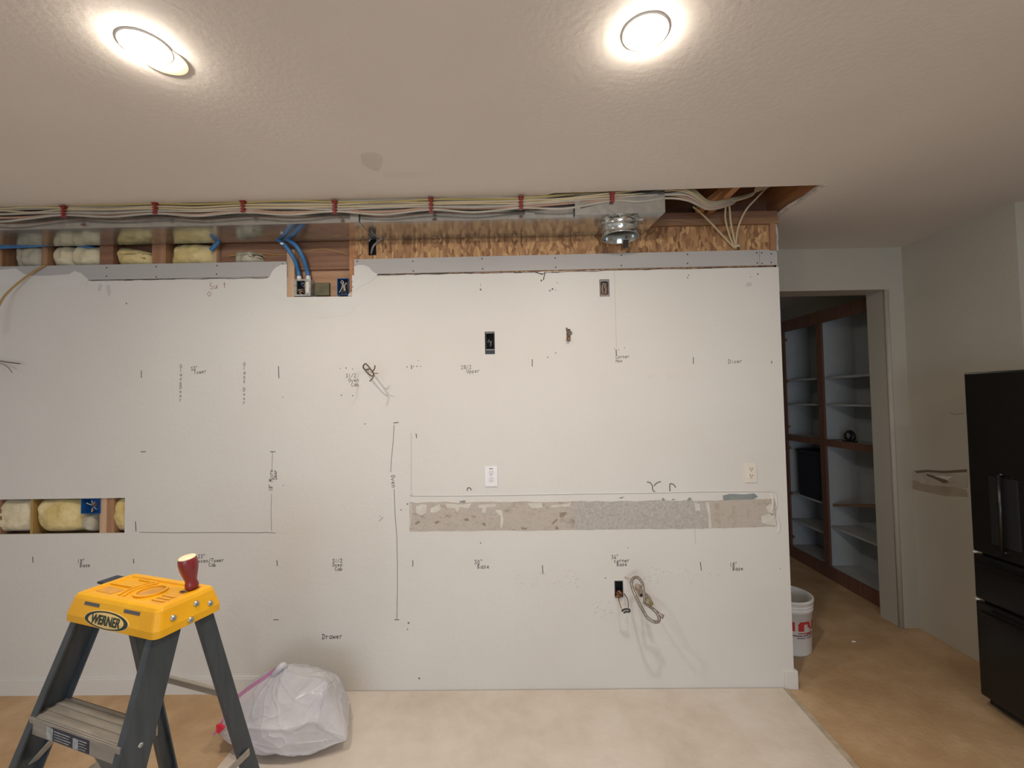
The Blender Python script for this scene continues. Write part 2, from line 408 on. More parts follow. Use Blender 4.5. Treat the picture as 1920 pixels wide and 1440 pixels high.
# plaster smudges on the ceiling: old patch marks
def smudge(name, pts, mat, parent=ce, t=0.0002):
    poly = [onZ(x, y, ZC) for x, y in pts]
    MB().prism([(p.x, p.y, ZC) for p in poly], (0, 0, -t)).build(name, mat, parent)
M['stain2'] = plain('ceiling_smudge_faint', (0.655, 0.60, 0.54), 0.8, col2=(0.69, 0.63, 0.57), scale=9, bump=0.08, bscale=50)
smudge('ceiling_smudge', [(676, 290), (686, 286), (702, 286), (714, 291), (719, 297), (716, 312), (709, 322), (696, 318), (678, 308)], M['stain'])
smudge('ceiling_smudge', [(719, 324), (760, 322), (812, 322), (815, 329), (780, 333), (735, 334), (718, 330)], M['stain2'])

# cavity above: subfloor deck, joists and the rim at the front of the opening
cav = MB().box(XL, 1.9, 1.95, 2.75, 3.04, 3.06).build('ceiling_deck', M['plate']); struct(cav)
def joist(x, mat=M['joist']):
    return MB().box(x - 0.019, x + 0.019, 1.96, 2.74, ZC + 0.0127, 3.04).build('joist', mat, cav)
for x in (-3.3, -2.9, -2.5, -2.1, -1.7, -1.3, -0.9, -0.5, -0.1, 0.3):
    if x > 0.75 or True: MB().box(x - 0.019, x + 0.019, 1.96, 2.28, ZC + 0.0127, 3.04).build('joist', M['joist'], cav)
joist(1.606); joist(1.17)
MB().box(XL, 1.9, 1.94, 1.96, ZC + 0.0127, 3.04).build('rim_board', M['header'], cav)
MB().box(XL, 1.9, 2.735, 2.755, ZC + 0.0127, 3.04).build('rim_board', M['header'], cav)
MB().box(1.88, 1.9, 1.96, 2.735, ZC + 0.0127, 3.04).build('end_board', M['header'], cav)
MB().beam((1.10, 2.60, 2.80), (1.22, 2.26, 2.86), 0.045, 0.03).build('bridging_block', M['joist'], cav)

# ---- main wall: one painted drywall sheet with its cut-outs, studs, grey strip, back sheet
TH = 0.0127
def rect(px0, py0, px1, py1):
    p = onY(px0, py0); q = onY(px1, py1)
    return (p.x, q.x, q.z, p.z)
H_notch = (onY(538, 500).x, onY(660, 500).x, onY(600, 557).z, 3.0)
H_left = (XL - 0.1, onY(234, 960).x, onY(200, 1000).z, onY(200, 934).z)
H_box1 = rect(909, 622, 928, 664)
H_box2 = rect(1124, 524, 1143, 556)
H_chip = rect(1062, 617, 1070, 640)
H_low = rect(1152, 1089, 1169, 1121)
HOLES = [H_notch, H_left, H_box1, H_box2, H_chip, H_low]
ZT = 2.452                           # top of the painted sheet
def panel(x0, x1, z0, z1, y0, th, holes, mat, name, parent=None):
    xs = sorted(set([x0, x1] + [min(max(h[i], x0), x1) for h in holes for i in (0, 1)]))
    zs = sorted(set([z0, z1] + [min(max(h[i], z0), z1) for h in holes for i in (2, 3)]))
    inside = lambda x, z: any(h[0] < x < h[1] and h[2] < z < h[3] for h in holes)
    full = {}
    for i in range(len(xs) - 1):
        for j in range(len(zs) - 1):
            full[i, j] = not inside((xs[i] + xs[i + 1]) / 2, (zs[j] + zs[j + 1]) / 2)
    mb = MB()
    for (i, j), ok in full.items():
        if not ok: continue
        a, b, c, d = xs[i], xs[i + 1], zs[j], zs[j + 1]
        mb.add([(a, y0, c), (b, y0, c), (b, y0, d), (a, y0, d)], [(0, 1, 2, 3)])
        mb.add([(a, y0 + th, c), (b, y0 + th, c), (b, y0 + th, d), (a, y0 + th, d)], [(3, 2, 1, 0)])
        if not full.get((i - 1, j)): mb.add([(a, y0, c), (a, y0, d), (a, y0 + th, d), (a, y0 + th, c)], [(0, 1, 2, 3)])
        if not full.get((i + 1, j)): mb.add([(b, y0, c), (b, y0 + th, c), (b, y0 + th, d), (b, y0, d)], [(0, 1, 2, 3)])
        if not full.get((i, j - 1)): mb.add([(a, y0, c), (a, y0 + th, c), (b, y0 + th, c), (b, y0, c)], [(0, 1, 2, 3)])
        if not full.get((i, j + 1)): mb.add([(a, y0, d), (b, y0, d), (b, y0 + th, d), (a, y0 + th, d)], [(0, 1, 2, 3)])
    return mb.build(name, mat, parent, fix=False)
wb = panel(XL, WX1, 0.0, ZT, D, TH, HOLES, M['paint'], 'wall_back'); struct(wb)
# wall end and rear sheet of the partition
MB().box(WX1 - 0.02, WX1, D + TH, D + 0.13, 0, 2.76).build('end_cap', M['paint'], wb)
MB().box(XL, WX1, D + 0.115, D + 0.13, 0, ZC).build('rear_sheet', M['grey_paint'], wb)
# grey drywall strip along the top (two lengths plus a short piece at the end)
def strip(px0, px1, z0, z1, z2, z3):
    x0 = onY(px0, 500).x; x1 = onY(px1, 500).x
    return MB().hexa([(x0, D - 0.001, z0), (x1, D - 0.001, z1), (x1, D + TH, z1), (x0, D + TH, z0), (x0, D - 0.001, z2), (x1, D - 0.001, z3), (x1, D + TH, z3), (x0, D + TH, z2)]).build('drywall_strip', M['strip'], wb)
strip(-200, 537, 2.455, 2.455, 2.550, 2.545)
strip(664, 1424, 2.457, 2.464, 2.549, 2.557)
strip(1424.6, 1455.5, 2.464, 2.4645, 2.557, 2.5575)
# screws in the strip
def screw(px, py):
    p = onY(px, py, D - 0.001)
    MB().lathe([(0.0045, 0.0), (0.0035, 0.0015), (0.0001, 0.0017)], 8, Matrix.Translation(p) @ Matrix.Rotation(math.radians(90), 4, 'X')).build('screw', M['ink'], wb)
for px, py in ((200, 502), (200, 518), (293, 500), (293, 519), (407, 498), (406, 514), (530, 495), (670, 490), (774, 490), (775, 508), (904, 485), (905, 504), (1041, 484), (1042, 501), (1165, 479), (1165, 498), (1289, 477), (1289, 494), (1419, 474), (1420, 493), (1428, 474), (1429, 494), (1446, 476), (1446, 492)):
    screw(px, py)
# torn lower edge of the strip: thin dark crack with crumbs of paint
cr = MB()
def crack(pairs, w=0.0028):
    P = [onY(x, y, D - 0.0016) for x, y in pairs]
    for i in range(len(P) - 1):
        d = (P[i + 1] - P[i]); n = Vector((-d.z, 0, d.x)).normalized() * w * (0.5 + random.random() * 0.9) / 2
        cr.add([P[i] - n, P[i + 1] - n, P[i + 1] + n, P[i] + n], [(0, 1, 2, 3)])
def jag(x0, y0, x1, y1, n, amp):
    return [(x0 + (x1 - x0) * i / n, y0 + (y1 - y0) * i / n + random.uniform(-amp, amp)) for i in range(n + 1)]
crack(jag(170, 526.5, 520, 520.5, 22, 0.6), 0.004)
crack(jag(700, 515.5, 1010, 510, 20, 0.7), 0.005)
crack([(1003, 510), (1012, 513), (1018, 514), (1022, 511), (1020, 519), (1019, 525)], 0.005)
crack(jag(1020, 510.5, 1450, 499, 30, 0.8), 0.005)
cr.build('crack_line', M['ink'], wb, fix=False)
# white compound feathered over the strip around the notch and at the left end
def wall_patch(name, pts, mat, t=0.0007, y=D - 0.001, parent=wb):
    MB().prism([onY(x, y_, y) for x, y_ in pts], (0, -t, 0)).build(name, mat, parent)
def blob(cx, cy, rx, ry, n=18, j=0.14, seed=1):
    r = random.Random(seed); out = []
    for k in range(n):
        a = 2 * math.pi * k / n; q = 1 + r.uniform(-j, j)
        out.append((cx + rx * math.cos(a) * q, cy + ry * math.sin(a) * q))
    return out
wall_patch('compound_patch', [(538, 496), (528, 496), (518, 501), (511, 508), (506, 518), (497, 524), (500, 540), (520, 560), (538, 560)], M['mud'])
wall_patch('compound_patch', [(664, 500), (672, 497), (683, 497), (692, 501), (700, 510), (708, 514), (704, 522), (690, 530), (664, 545)], M['mud'])
wall_patch('compound_patch', [(0, 506), (30, 503), (46, 514), (60, 517), (90, 517), (130, 514), (140, 508), (152, 512), (166, 524), (160, 540), (90, 534), (0, 530)], M['mud'])
wall_patch('compound_patch', [(538, 557), (663, 556), (664, 545), (676, 560), (660, 590), (600, 598), (540, 588), (520, 566)], M['mud'], 0.0012, D)

# studs and the old header seen above the strip on the left and inside the cut-outs
YS0, YS1 = D + TH, D + TH + 0.09
def stud(px0, px1, z0, z1, mat=M['stud'], y0=YS0, y1=YS1, py=480):
    return MB().box(onY(px0, py, y0).x, onY(px1, py, y0).x, y0, y1, z0, z1).build('stud', mat, wb)
STUD_TOP = 2.72
stud(-40, 4, 2.2, STUD_TOP); stud(78, 89, 2.2, STUD_TOP, M['stud']); stud(187, 212, 2.2, STUD_TOP, M['header'])
stud(285, 311, 2.2, STUD_TOP); stud(399, 406, 2.2, STUD_TOP, M['stud_light'])
stud(-8, 3, .9, 1.4, M['header'], py=965)
MB().box(XL, -2.3, YS1 - .004, YS1, .9, 1.4).build('cavity_back_sheet', M['header'], wb)
stud(538, 552, 2.24, 2.62, M['stud_light'])
stud(655, 668, 2.24, 2.72, M['joist'])
for px in (795, 925, 1055, 1180, 1310): stud(px, px + 13, 0, 2.42)
stud(1444, 1455, 0, 2.74)
MB().box(onY(406, 480).x, onY(655, 480).x, YS0 + 0.030, YS1, 2.505, STUD_TOP).build('header_beam', M['header'], wb)
MB().box(XL, -1.38, YS1 - 0.004, YS1, 2.2, STUD_TOP).build('cavity_back_sheet', M['header'], wb)
MB().box(onY(538, 500).x, onY(660, 500).x, YS0 + 0.055, YS0 + 0.067, 2.20, 2.52).build('plywood_panel', M['ply'], wb)
MB().box(XL, -0.95, YS0, YS1, STUD_TOP, ZC + 0.01).build('top_plate', M['plate'], wb)
# strand board above the strip on the right, with a slot for a cable
slot = (onY(690, 470).x, onY(705, 470).x, onY(700, 478).z, onY(700, 438).z)
OX0, OX1 = onY(666, 470).x, onY(1450, 450).x
panel(OX0, OX1, 2.42, 2.71, D + 0.006, 0.011, [slot], M['osb'], 'strand_board', wb)
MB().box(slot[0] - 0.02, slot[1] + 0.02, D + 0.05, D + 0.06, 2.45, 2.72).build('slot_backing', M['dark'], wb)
MB().box(OX0, WX1 + 0.004, D - 0.012, D + 0.10, 2.712, 2.75).build('top_plate', M['plate'], wb)
MB().box(OX0, WX1 + 0.004, D - 0.004, D + 0.10, 2.752, 2.79).build('top_plate', M['header'], wb)
wx = onY(1442, 430).x
MB().box(wx, WX1 - 0.012, D - 0.008, D + 0.05, 2.552, 2.712).build('end_stud', M['stud'], wb)
MB().prism([(WX1 - 0.010, D, 2.55), (WX1 + 0.004, D, 2.55), (WX1 + 0.002, D, 2.60), (WX1 + 0.006, D, 2.66), (WX1 - 0.004, D, 2.72), (WX1 + 0.008, D, ZC), (WX1 - 0.008, D, ZC), (WX1 - 0.014, D, 2.70), (WX1 - 0.004, D, 2.64)], (0, 0.012, 0)).build('torn_edge', M['gypsum'], wb)

# old backsplash scar band on the wall
def band(pts, mat, name, t=0.0015): wall_patch(name, pts, mat, t, D)
def wav(x0, x1, y0, y1, n, amp): return jag(x0, y0, x1, y1, n, amp)
band(wav(768, 1078, 942, 940, 24, 1.2) + wav(1078, 1078, 948, 990, 2, 0) + wav(1078, 768, 993.5, 996, 24, 0.8), M['scar'], 'wallpaper_scar')
band(wav(1078, 1330, 940, 938, 18, 1.2) + wav(1330, 1330, 944, 988, 2, 0) + wav(1330, 1078, 990.5, 993.5, 18, 0.8), M['scar_grey'], 'cement_scar')
M['scar_tan'] = mottled('torn_wall_paper_tan', [(0.3, (0.40, 0.35, 0.29)), (0.5, (0.50, 0.45, 0.385)), (0.68, (0.47, 0.43, 0.385)), (0.8, (0.60, 0.57, 0.50))], 22, 0.9, 0.6, 100)
band(wav(1330, 1452, 938, 936, 10, 1.2) + [(1456, 950), (1455, 970), (1457, 984)] + wav(1452, 1330, 987, 990.5, 10, 0.8), M['scar_tan'], 'wallpaper_scar')
# flakes, chips and tears on the band
for i, pts in enumerate(([(780, 950), (790, 945), (800, 946), (799, 962), (790, 966), (781, 962)], [(808, 953), (824, 945), (827, 955), (818, 961), (806, 961)],
        [(835, 944), (858, 946), (884, 944), (878, 953), (862, 951), (858, 961), (853, 953), (838, 952)],
        [(898, 946), (930, 945), (930, 950), (912, 952), (910, 962), (903, 960), (905, 953), (896, 951)], [(930, 955), (941, 957), (944, 975), (941, 990), (938, 989), (939, 968), (930, 959)],
        [(988, 944), (1015, 943), (1018, 951), (1008, 953), (998, 953)], [(1034, 947), (1053, 946), (1066, 944), (1070, 940), (1068, 950), (1052, 950), (1033, 952)],
        [(1323, 943), (1329, 941), (1333, 975), (1334, 990), (1329, 989), (1328, 965)], [(1302, 943), (1312, 945), (1313, 958), (1304, 957)], [(1436, 950), (1446, 944), (1450, 958), (1448, 966), (1440, 960)],
        [(1427, 968), (1444, 962), (1452, 966), (1456, 985), (1440, 984), (1428, 980)])):
    wall_patch('plaster_flake', pts, M['plaster_chip'], 0.0016, D - 0.0015)
for pts in ([(778, 981), (785, 976), (788, 979), (780, 984)], [(814, 979), (820, 976), (825, 978), (818, 983)], [(903, 981), (909, 980), (912, 986), (906, 985)], [(976, 988), (984, 990), (990, 989), (986, 993), (978, 992)],
        [(1049, 962), (1058, 960), (1063, 961), (1058, 968), (1050, 970)], [(1040, 992), (1044, 985), (1048, 992)], [(1034, 981), (1043, 973), (1046, 974), (1037, 983)], [(870, 973), (877, 971), (880, 976), (872, 977)]):
    wall_patch('brown_chip', pts, M['brown_chip'], 0.0014, D - 0.0015)
wall_patch('bluegrey_chip', [(1355, 929), (1368, 926), (1396, 927), (1414, 925), (1421, 931), (1413, 936), (1380, 937), (1356, 938)], M['blue_chip'], 0.0012, D)
for pts in ([(1240, 938), (1243, 933), (1248, 938)], [(1258, 938), (1262, 935), (1267, 937)], [(1288, 938), (1293, 932), (1298, 937)], [(1160, 933), (1171, 931), (1165, 935)], [(861, 940), (872, 938), (873, 942), (863, 942)]):
    wall_patch('bluegrey_chip', pts, M['blue_chip'], 0.0016, D)
# bead of old paint around the former backsplash
def bead(pts, r, name='paint_bead', mat=M['paint'], n=4):
    MB().tube(smooth_path([onY(x, y, D - 0.0002) for x, y in pts], n), r, 6).build(name, mat, wb)
bead([(772, 921), (773, 927), (779, 929), (900, 928.5), (1050, 926), (1100, 925), (1222, 923.5), (1300, 921.5), (1380, 921), (1440, 921), (1452, 924), (1456, 934), (1456, 952)], 0.0045)
bead([(1448, 928), (1449, 944), (1447, 958)], 0.006)
bead([(1456, 968), (1460, 978), (1461, 992), (1459, 998)], 0.005)
bead([(1452, 980), (1456, 986)], 0.004)
bead([(770, 945), (771, 960), (769, 975), (769, 992)], 0.004, mat=M['plaster_chip'])
# curled paint flaps above the bead
for pts in ([(1213, 904), (1219, 905), (1223, 911), (1224, 919), (1229, 923)], [(1226, 911), (1232, 905), (1239, 903)], [(1256, 921), (1256, 908), (1262, 908), (1267, 914)], [(876, 920), (877, 915), (881, 915), (884, 919)]):
    bead(pts, 0.003, 'paint_curl', M['ink_soft'], 5)
# shadow-thin joint lines and scratches in the paint
def pline(pts, w, mat, name='pencil_line', y=D - 0.0007):
    mb = MB(); P = [onY(a, b, y) for a, b in pts]
    for i in range(len(P) - 1):
        d = P[i + 1] - P[i]; n = Vector((-d.z, 0, d.x)).normalized() * w / 2
        e = d.normalized() * w * 0.3
        mb.add([P[i] - n - e, P[i + 1] - n + e, P[i + 1] + n + e, P[i] + n - e], [(0, 1, 2, 3)])
    return mb.build(name, mat, wb, fix=False)
M['faint'] = plain('paint_joint', (0.52, 0.50, 0.46), 0.8)
pline([(1152, 508), (1154, 585), (1156, 655)], 0.0028, M['faint'], 'sheet_joint')
pline([(1303, 990), (1304, 1020)], 0.0035, M['faint'], 'sheet_joint')
pline([(771, 812), (771, 920)], 0.004, M['faint'], 'sheet_joint')

# faint old stains on the paint
M['paint_stain'] = plain('old_stain', (0.66, 0.62, 0.56), 0.65, col2=(0.69, 0.67, 0.625), scale=12)
wall_patch('old_stain', [(1200, 703), (1240, 698), (1290, 698), (1297, 706), (1260, 711), (1220, 712)], M['paint_stain'], 0.0004, D)
# roller-sprayed texture crumbs below the worktop line
crumbs = MB()
rr = random.Random(5)
def crumb_field(x0, x1, y0, y1, n):
    for _ in range(n):
        x = rr.uniform(x0, x1); y = rr.uniform(y0, y1); p = onY(x, y, D)
        s = rr.uniform(0.002, 0.007)
        crumbs.hexa([p + Vector(v) for v in ((-s, 0, -s * .5), (s, 0, -s * .4), (s * .8, 0, s * .5), (-s * .7, 0, s * .4), (-s * .5, -.002, -s * .2), (s * .6, -.002, -s * .2), (s * .4, -.002, s * .3), (-s * .4, -.002, s * .2))])
crumb_field(965, 1085, 1068, 1102, 60); crumb_field(1205, 1300, 1062, 1094, 60); crumb_field(1110, 1150, 1128, 1160, 34); crumb_field(1290, 1350, 1070, 1082, 14)
crumbs.build('plaster_crumbs', M['plaster_chip'], wb)
wb.children[-1]['kind'] = 'stuff'
# small fixing holes and nail pops
def dot(px, py, r=0.004):
    p = onY(px, py, D - 0.0006); n = 7
    MB().add([p + Vector((r * math.cos(2 * math.pi * k / n), 0, r * math.sin(2 * math.pi * k / n))) for k in range(n)], [list(range(n))]).build('nail_hole', M['ink_soft'], wb, fix=False)
for q in ((901, 535, .003), (901, 531, .002), (901, 543, .006), (1015, 526, .006), (1036, 542, .006), (1031, 545, .005), (1042, 544, .003), (1045, 530, .003), (1291, 516, .004), (1289, 521, .004), (1407, 519, .003), (1421, 514, .005),
          (640, 741, .004), (661, 742, .004), (649, 690, .004), (661, 692, .003), (638, 691, .003), (763, 688, .004), (775, 687, .004), (782, 687, .004), (789, 687, .003), (784, 676, .003), (1042, 662, .004), (1027, 670, .004), (684, 795, .004),
          (530, 745, .003), (531, 910, .003), (901, 1018, .004), (1178, 1027, .003), (1135, 1084, .004), (713, 968, .003), (764, 945, .005), (752, 956, .004), (1463, 1066, .003), (1152, 654, .003), (1160, 656, .003), (1171, 652, .003), (237, 569, .005), (1068, 506, .003),
          (766, 1168, .006), (764, 1180, .004), (786, 1272, .006)):
    dot(*q)
M['smear'] = plain('grey_smear', (0.56, 0.545, 0.51), 0.8)
for pts in ([(200, 533), (206, 535), (208, 550), (204, 556), (200, 546)], [(186, 532), (192, 534), (189, 546), (183, 546)], [(1400, 530), (1408, 529), (1410, 536), (1398, 537)], [(117, 527), (128, 529), (138, 526), (130, 532), (120, 532)]):
    wall_patch('grey_smear', pts, M['smear'], 0.0006, D)

# ---- handwriting: single-stroke letters drawn on the wall
G = {
 'G': [[(.6, .85), (.35, 1), (.1, .75), (.05, .35), (.3, 0), (.6, .15), (.6, .45), (.35, .45)]], 'l': [[(.3, 1), (.3, 0)]], 'a': [[(.55, .6), (.25, .6), (.08, .3), (.25, 0), (.55, .2), (.55, .6), (.6, 0)]],
 's': [[(.55, .6), (.2, .6), (.12, .42), (.5, .25), (.45, .02), (.08, .04)]], 'D': [[(.1, 0), (.12, 1)], [(0, 1), (.4, .95), (.65, .55), (.45, .08), (0, 0)]], 'o': [[(.3, .6), (.08, .3), (.3, 0), (.55, .3), (.3, .6)]],
 'r': [[(.12, .6), (.15, 0)], [(.15, .4), (.3, .6), (.55, .6)]], '3': [[(.08, .95), (.5, .95), (.25, .55), (.55, .3), (.35, .02), (.05, .08)]], '1': [[(.3, 1), (.3, 0)]], '2': [[(.08, .8), (.3, 1), (.52, .75), (.1, 0), (.6, .02)]],
 '"': [[(.15, 1.05), (.12, .8)], [(.35, 1.05), (.32, .8)]], 'T': [[(0, 1), (.65, 1)], [(.32, 1), (.3, 0)]], 'w': [[(.05, .6), (.18, 0), (.33, .45), (.48, 0), (.65, .6)]], 'e': [[(.1, .3), (.5, .35), (.35, .6), (.1, .35), (.25, 0), (.55, .1)]],
 'O': [[(.35, 1), (.05, .55), (.3, 0), (.65, .45), (.35, 1)]], 'v': [[(.05, .6), (.28, 0), (.55, .6)]], 'n': [[(.1, .6), (.12, 0)], [(.12, .4), (.35, .6), (.52, .4), (.55, 0)]], 'C': [[(.6, .85), (.3, 1), (.05, .5), (.3, 0), (.6, .15)]],
 'b': [[(.12, 1), (.12, 0), (.45, .05), (.5, .4), (.12, .45)]], 'U': [[(.08, 1), (.1, .25), (.32, 0), (.55, .25), (.55, 1)]], 'p': [[(.12, .6), (.12, -.35)], [(.12, .55), (.5, .5), (.45, .1), (.12, .1)]], 'H': [[(.1, 1), (.1, 0)], [(.58, 1), (.58, 0)], [(.1, .5), (.58, .5)]],
 'i': [[(.3, .6), (.3, 0)], [(.3, .85), (.32, .8)]], '8': [[(.35, .5), (.12, .78), (.35, 1), (.55, .78), (.1, .25), (.32, 0), (.6, .25), (.35, .5)]], 'B': [[(.1, 0), (.1, 1)], [(.1, 1), (.5, .85), (.12, .52), (.58, .28), (.1, 0)]],
 '6': [[(.5, 1), (.15, .55), (.12, .15), (.4, 0), (.55, .28), (.2, .42)]], '0': [[(.3, 1), (.05, .5), (.3, 0), (.55, .5), (.3, 1)]], 'c': [[(.5, .5), (.25, .6), (.08, .3), (.25, 0), (.52, .08)]], 'M': [[(.05, 0), (.15, 1), (.33, .4), (.52, 1), (.62, 0)]],
 '/': [[(.1, 0), (.5, 1)]], '5': [[(.5, 1), (.15, 1), (.12, .6), (.5, .5), (.5, .1), (.08, .05)]], 'u': [[(.1, .6), (.15, .05), (.45, .1), (.52, .6), (.55, 0)]], 't': [[(.3, .95), (.3, 0)], [(.1, .6), (.5, .62)]], ' ': [],
}
def write(lines, px, py, h=8.5, mat=M['ink'], name='handwritten_note', rot=0.0, slant=0.0, lead=1.25, adv=0.72, w=0.0026, vertical=False):
    """lines of hand lettering; px,py = top left in the photograph, h = letter height in its pixels"""
    mb = MB(); s = h / 318.0 * 1.0
    o = onY(px, py, D - 0.0008)
    rg = random.Random(int(px * 7 + py)); ca, sa = math.cos(rot), math.sin(rot)
    for li, tx in enumerate(lines):
        for ci, chx in enumerate(tx):
            for st in G.get(chx, []):
                P = []
                for (x, y) in st:
                    if vertical: u = x * s; v = -(ci * lead + 1 - y) * s
                    else: u = (ci * adv + x + y * slant) * s; v = -(li * lead + 1 - y) * s + ci * s * 0.02
                    u += rg.uniform(-.03, .03) * s; v += rg.uniform(-.03, .03) * s
                    P.append(o + Vector((u * ca - v * sa, 0, u * sa + v * ca)))
                for i in range(len(P) - 1):
                    d = P[i + 1] - P[i]
                    if d.length < 1e-6: continue
                    n = Vector((-d.z, 0, d.x)).normalized() * w / 2; e = d.normalized() * w * .3
                    mb.add([P[i] - n - e, P[i + 1] - n + e, P[i + 1] + n + e, P[i] + n - e], [(0, 1, 2, 3)])
    return mb.build(name, mat, wb, fix=False)
write(['GlassDoor'], 337, 683, 6.6, vertical=True, lead=1.22, mat=M['ink_soft'])
write(['Glass Door'], 456, 679, 6.8, vertical=True, lead=1.2, mat=M['ink_soft'])
write(['33"', ' Tower'], 357, 688, 7.2, lead=1.05, mat=M['ink_soft'], rot=.08)
write(['31/2', ' Oven', '  Cab'], 648, 701, 7.2, lead=1.2, mat=M['ink_soft'])
write(['28/2', '  Upper'], 864, 685, 7.2, lead=1.1, mat=M['ink_soft'])
write(['Corner', 'Hood'], 1154, 666, 6.2, lead=1.2, mat=M['ink_soft'])
write(['Diver'], 1365, 674, 7.5, mat=M['ink_soft'])
write(['18"', ' Base'], 145, 1049, 7.0, lead=1.1)
write(['33"', 'oven/Tower', '    Cab'], 371, 1040, 7.0, lead=1.15)
write(['31/2', 'Oven', ' Cab'], 623, 1048, 6.8, lead=1.12)
write(['30"', ' Base'], 889, 1050, 8.0, lead=1.05)
write(['36"', ' corner', '  Base'], 1146, 1041, 6.8, lead=1.02)
write(['18"', ' Base'], 1368, 1055, 7.0, lead=1.1)
write(['Drawer'], 604, 1189, 9.0, w=0.0032)
write(['18" Micro', '     Door'], 504, 921, 7.2, rot=math.radians(88), lead=1.1, adv=.62)
write(['Oven'], 741, 890, 8.4, rot=math.radians(-86), adv=.74, mat=M['ink'])
write(['5u t'], 392, 531, 12, mat=M['ink_red'], rot=.05)
write(['o'], 388, 541, 15, mat=M['ink_red'])
T = 0.0042
for pts in ([(265, 695), (265, 708)], [(522, 687), (523, 709)], [(998, 674), (998, 687)], [(1300, 670), (1300, 682)], [(1447, 677), (1447, 681)], [(254, 978), (255, 996)], [(61, 1044), (62, 1055)], [(250, 1048), (251, 1056)], [(519, 1051), (520, 1061)],
            [(774, 1051), (774, 1062)], [(1017, 1060), (1018, 1076)], [(1313, 1054), (1315, 1069)], [(264, 847), (273, 847)], [(507, 847), (516, 847)], [(738, 793), (747, 792)], [(740, 1162), (748, 1162)], [(513, 1162), (522, 1162)], [(1155, 656), (1156, 667)], [(780, 813), (781, 821)], [(771, 685), (772, 692)]):
    pline(pts, T, M['ink'], 'tick_mark')
pline([(511, 848), (510, 872), (510, 884)], .0024, M['ink_soft'])
pline([(509, 926), (508, 960), (509, 996)], .0022, M['ink_soft'])
pline([(262, 998), (330, 999), (420, 998.5), (490, 999), (498, 998), (516, 999.5)], .0030, M['ink_soft'])
pline([(739, 797), (737, 830), (734, 860), (732.5, 885)], .0032, M['ink_soft'])
pline([(739, 917), (741, 970), (744, 1005), (745, 1060), (745, 1110), (744, 1160)], .0032, M['ink_soft'])
pline([(711, 977), (718, 970)], .003, M['ink_soft'])

# ---- baseboard at the left and block at the wall end
bb = MB().box(XL, -1.42, D - 0.014, D, 0, 0.085).box(XL, -1.42, D - 0.009, D, 0.085, 0.095).build('baseboard_back', M['paint']); struct(bb)
tb = MB().rbox(onY(1470, 1280).x, WX1 + 0.016, D - 0.014, D + 0.13, 0, 0.105, 0.004).build('baseboard_end', M['paint']); struct(tb)

# ---- far wall with opening, passage, side wall, alcove, left wall, wall behind the camera
HZ = 2.457
wf = MB()
wf.box(-0.6, 1.15, YH, YH + 0.18, 0, ZC); wf.box(1.15, XO, YH, YH + 0.18, HZ, ZC)
wf.box(XO, XW + 0.6, YH, YH + 0.18, 0, ZC)
wfo = wf.build('wall_far', M['grey_paint']); struct(wfo)
rc = MB()                                             # rounded metal corner on the jamb
rc.tube([(XO + 0.012, YH + 0.012, 0), (XO + 0.012, YH + 0.012, HZ)], 0.0165, 12).build('corner_bead', M['grey_paint'], wfo)
wr = MB().box(XW, XW + 0.12, 2.50, YH, 0, ZC).box(XW + 0.12, 3.42, 2.50, 2.58, 0, ZC).build('wall_right', M['grey_paint']); struct(wr)
struct(MB().box(XR, XR + 0.12, YB, 2.5, 0, ZC).build('wall_alcove', M['grey_paint']))
struct(MB().box(XL - 0.12, XL, YB, 2.75, 0, 3.06).build('wall_left', M['paint']))
wn = MB()                                            # wall behind the camera with a patio window
wx0, wx1, wz0, wz1 = -1.95, 1.05, 0.45, 2.05
wn.box(XL - 0.12, wx0, YB - 0.12, YB, 0, ZC); wn.box(wx1, 3.42, YB - 0.12, YB, 0, ZC); wn.box(wx0, wx1, YB - 0.12, YB, wz1, ZC); wn.box(wx0, wx1, YB - 0.12, YB, 0, wz0)
struct(wn.build('wall_near', M['paint']))
wi = MB()
for x0, x1, z0, z1 in ((wx0, wx1, wz0, wz0 + .05), (wx0, wx1, wz1 - .05, wz1), (wx0, wx0 + .05, wz0, wz1), (wx1 - .05, wx1, wz0, wz1)):
    wi.box(x0, x1, YB - 0.09, YB - 0.03, z0, z1)
struct(wi.build('window_1', M['plate_white']))
struct(MB().box(-0.6, 3.45, 5.5, 5.6, 0, ZC).build('wall_passage', M['grey_paint']))
struct(MB().box(3.33, 3.45, YH + .18, 5.5, 0, ZC).build('wall_passage_side', M['grey_paint']))
struct(MB().box(-0.6, -0.5, 2.73, 5.5, 0, ZC).build('wall_hall', M['grey_paint']))
# damaged paint on the side wall where a worktop ended
def xprism(pts, mat, name, t=0.003, x=XW, parent=wr):
    MB().prism([onX(a, b, x) for a, b in pts], (-t, 0, 0)).build(name, mat, parent)
M['beige_chip'] = plain('torn_beige', (0.47, 0.43, 0.36), 0.9, col2=(0.40, 0.35, 0.28), scale=20, bump=.4, bscale=50)
M['torn_dark'] = plain('torn_dark_brown', (0.16, 0.115, 0.08), 0.9)
M['beige_dark'] = plain('dirty_beige', (0.30, 0.245, 0.175), 0.85, col2=(0.36, 0.31, 0.24), scale=9)
xprism([(1696, 905), (1706, 900), (1740, 902), (1812, 918), (1816, 932), (1770, 930), (1697, 914)], M['beige_dark'], 'dirty_band', .0012)
xprism([(1694, 882), (1716, 880), (1815, 884), (1815, 915), (1772, 912), (1746, 910), (1726, 906), (1710, 896)], M['beige_chip'], 'torn_patch', .0018)
xprism([(1716, 883), (1740, 881), (1770, 883), (1813, 880), (1813, 885), (1770, 887), (1740, 885), (1719, 887)], M['torn_dark'], 'torn_line', .0045)
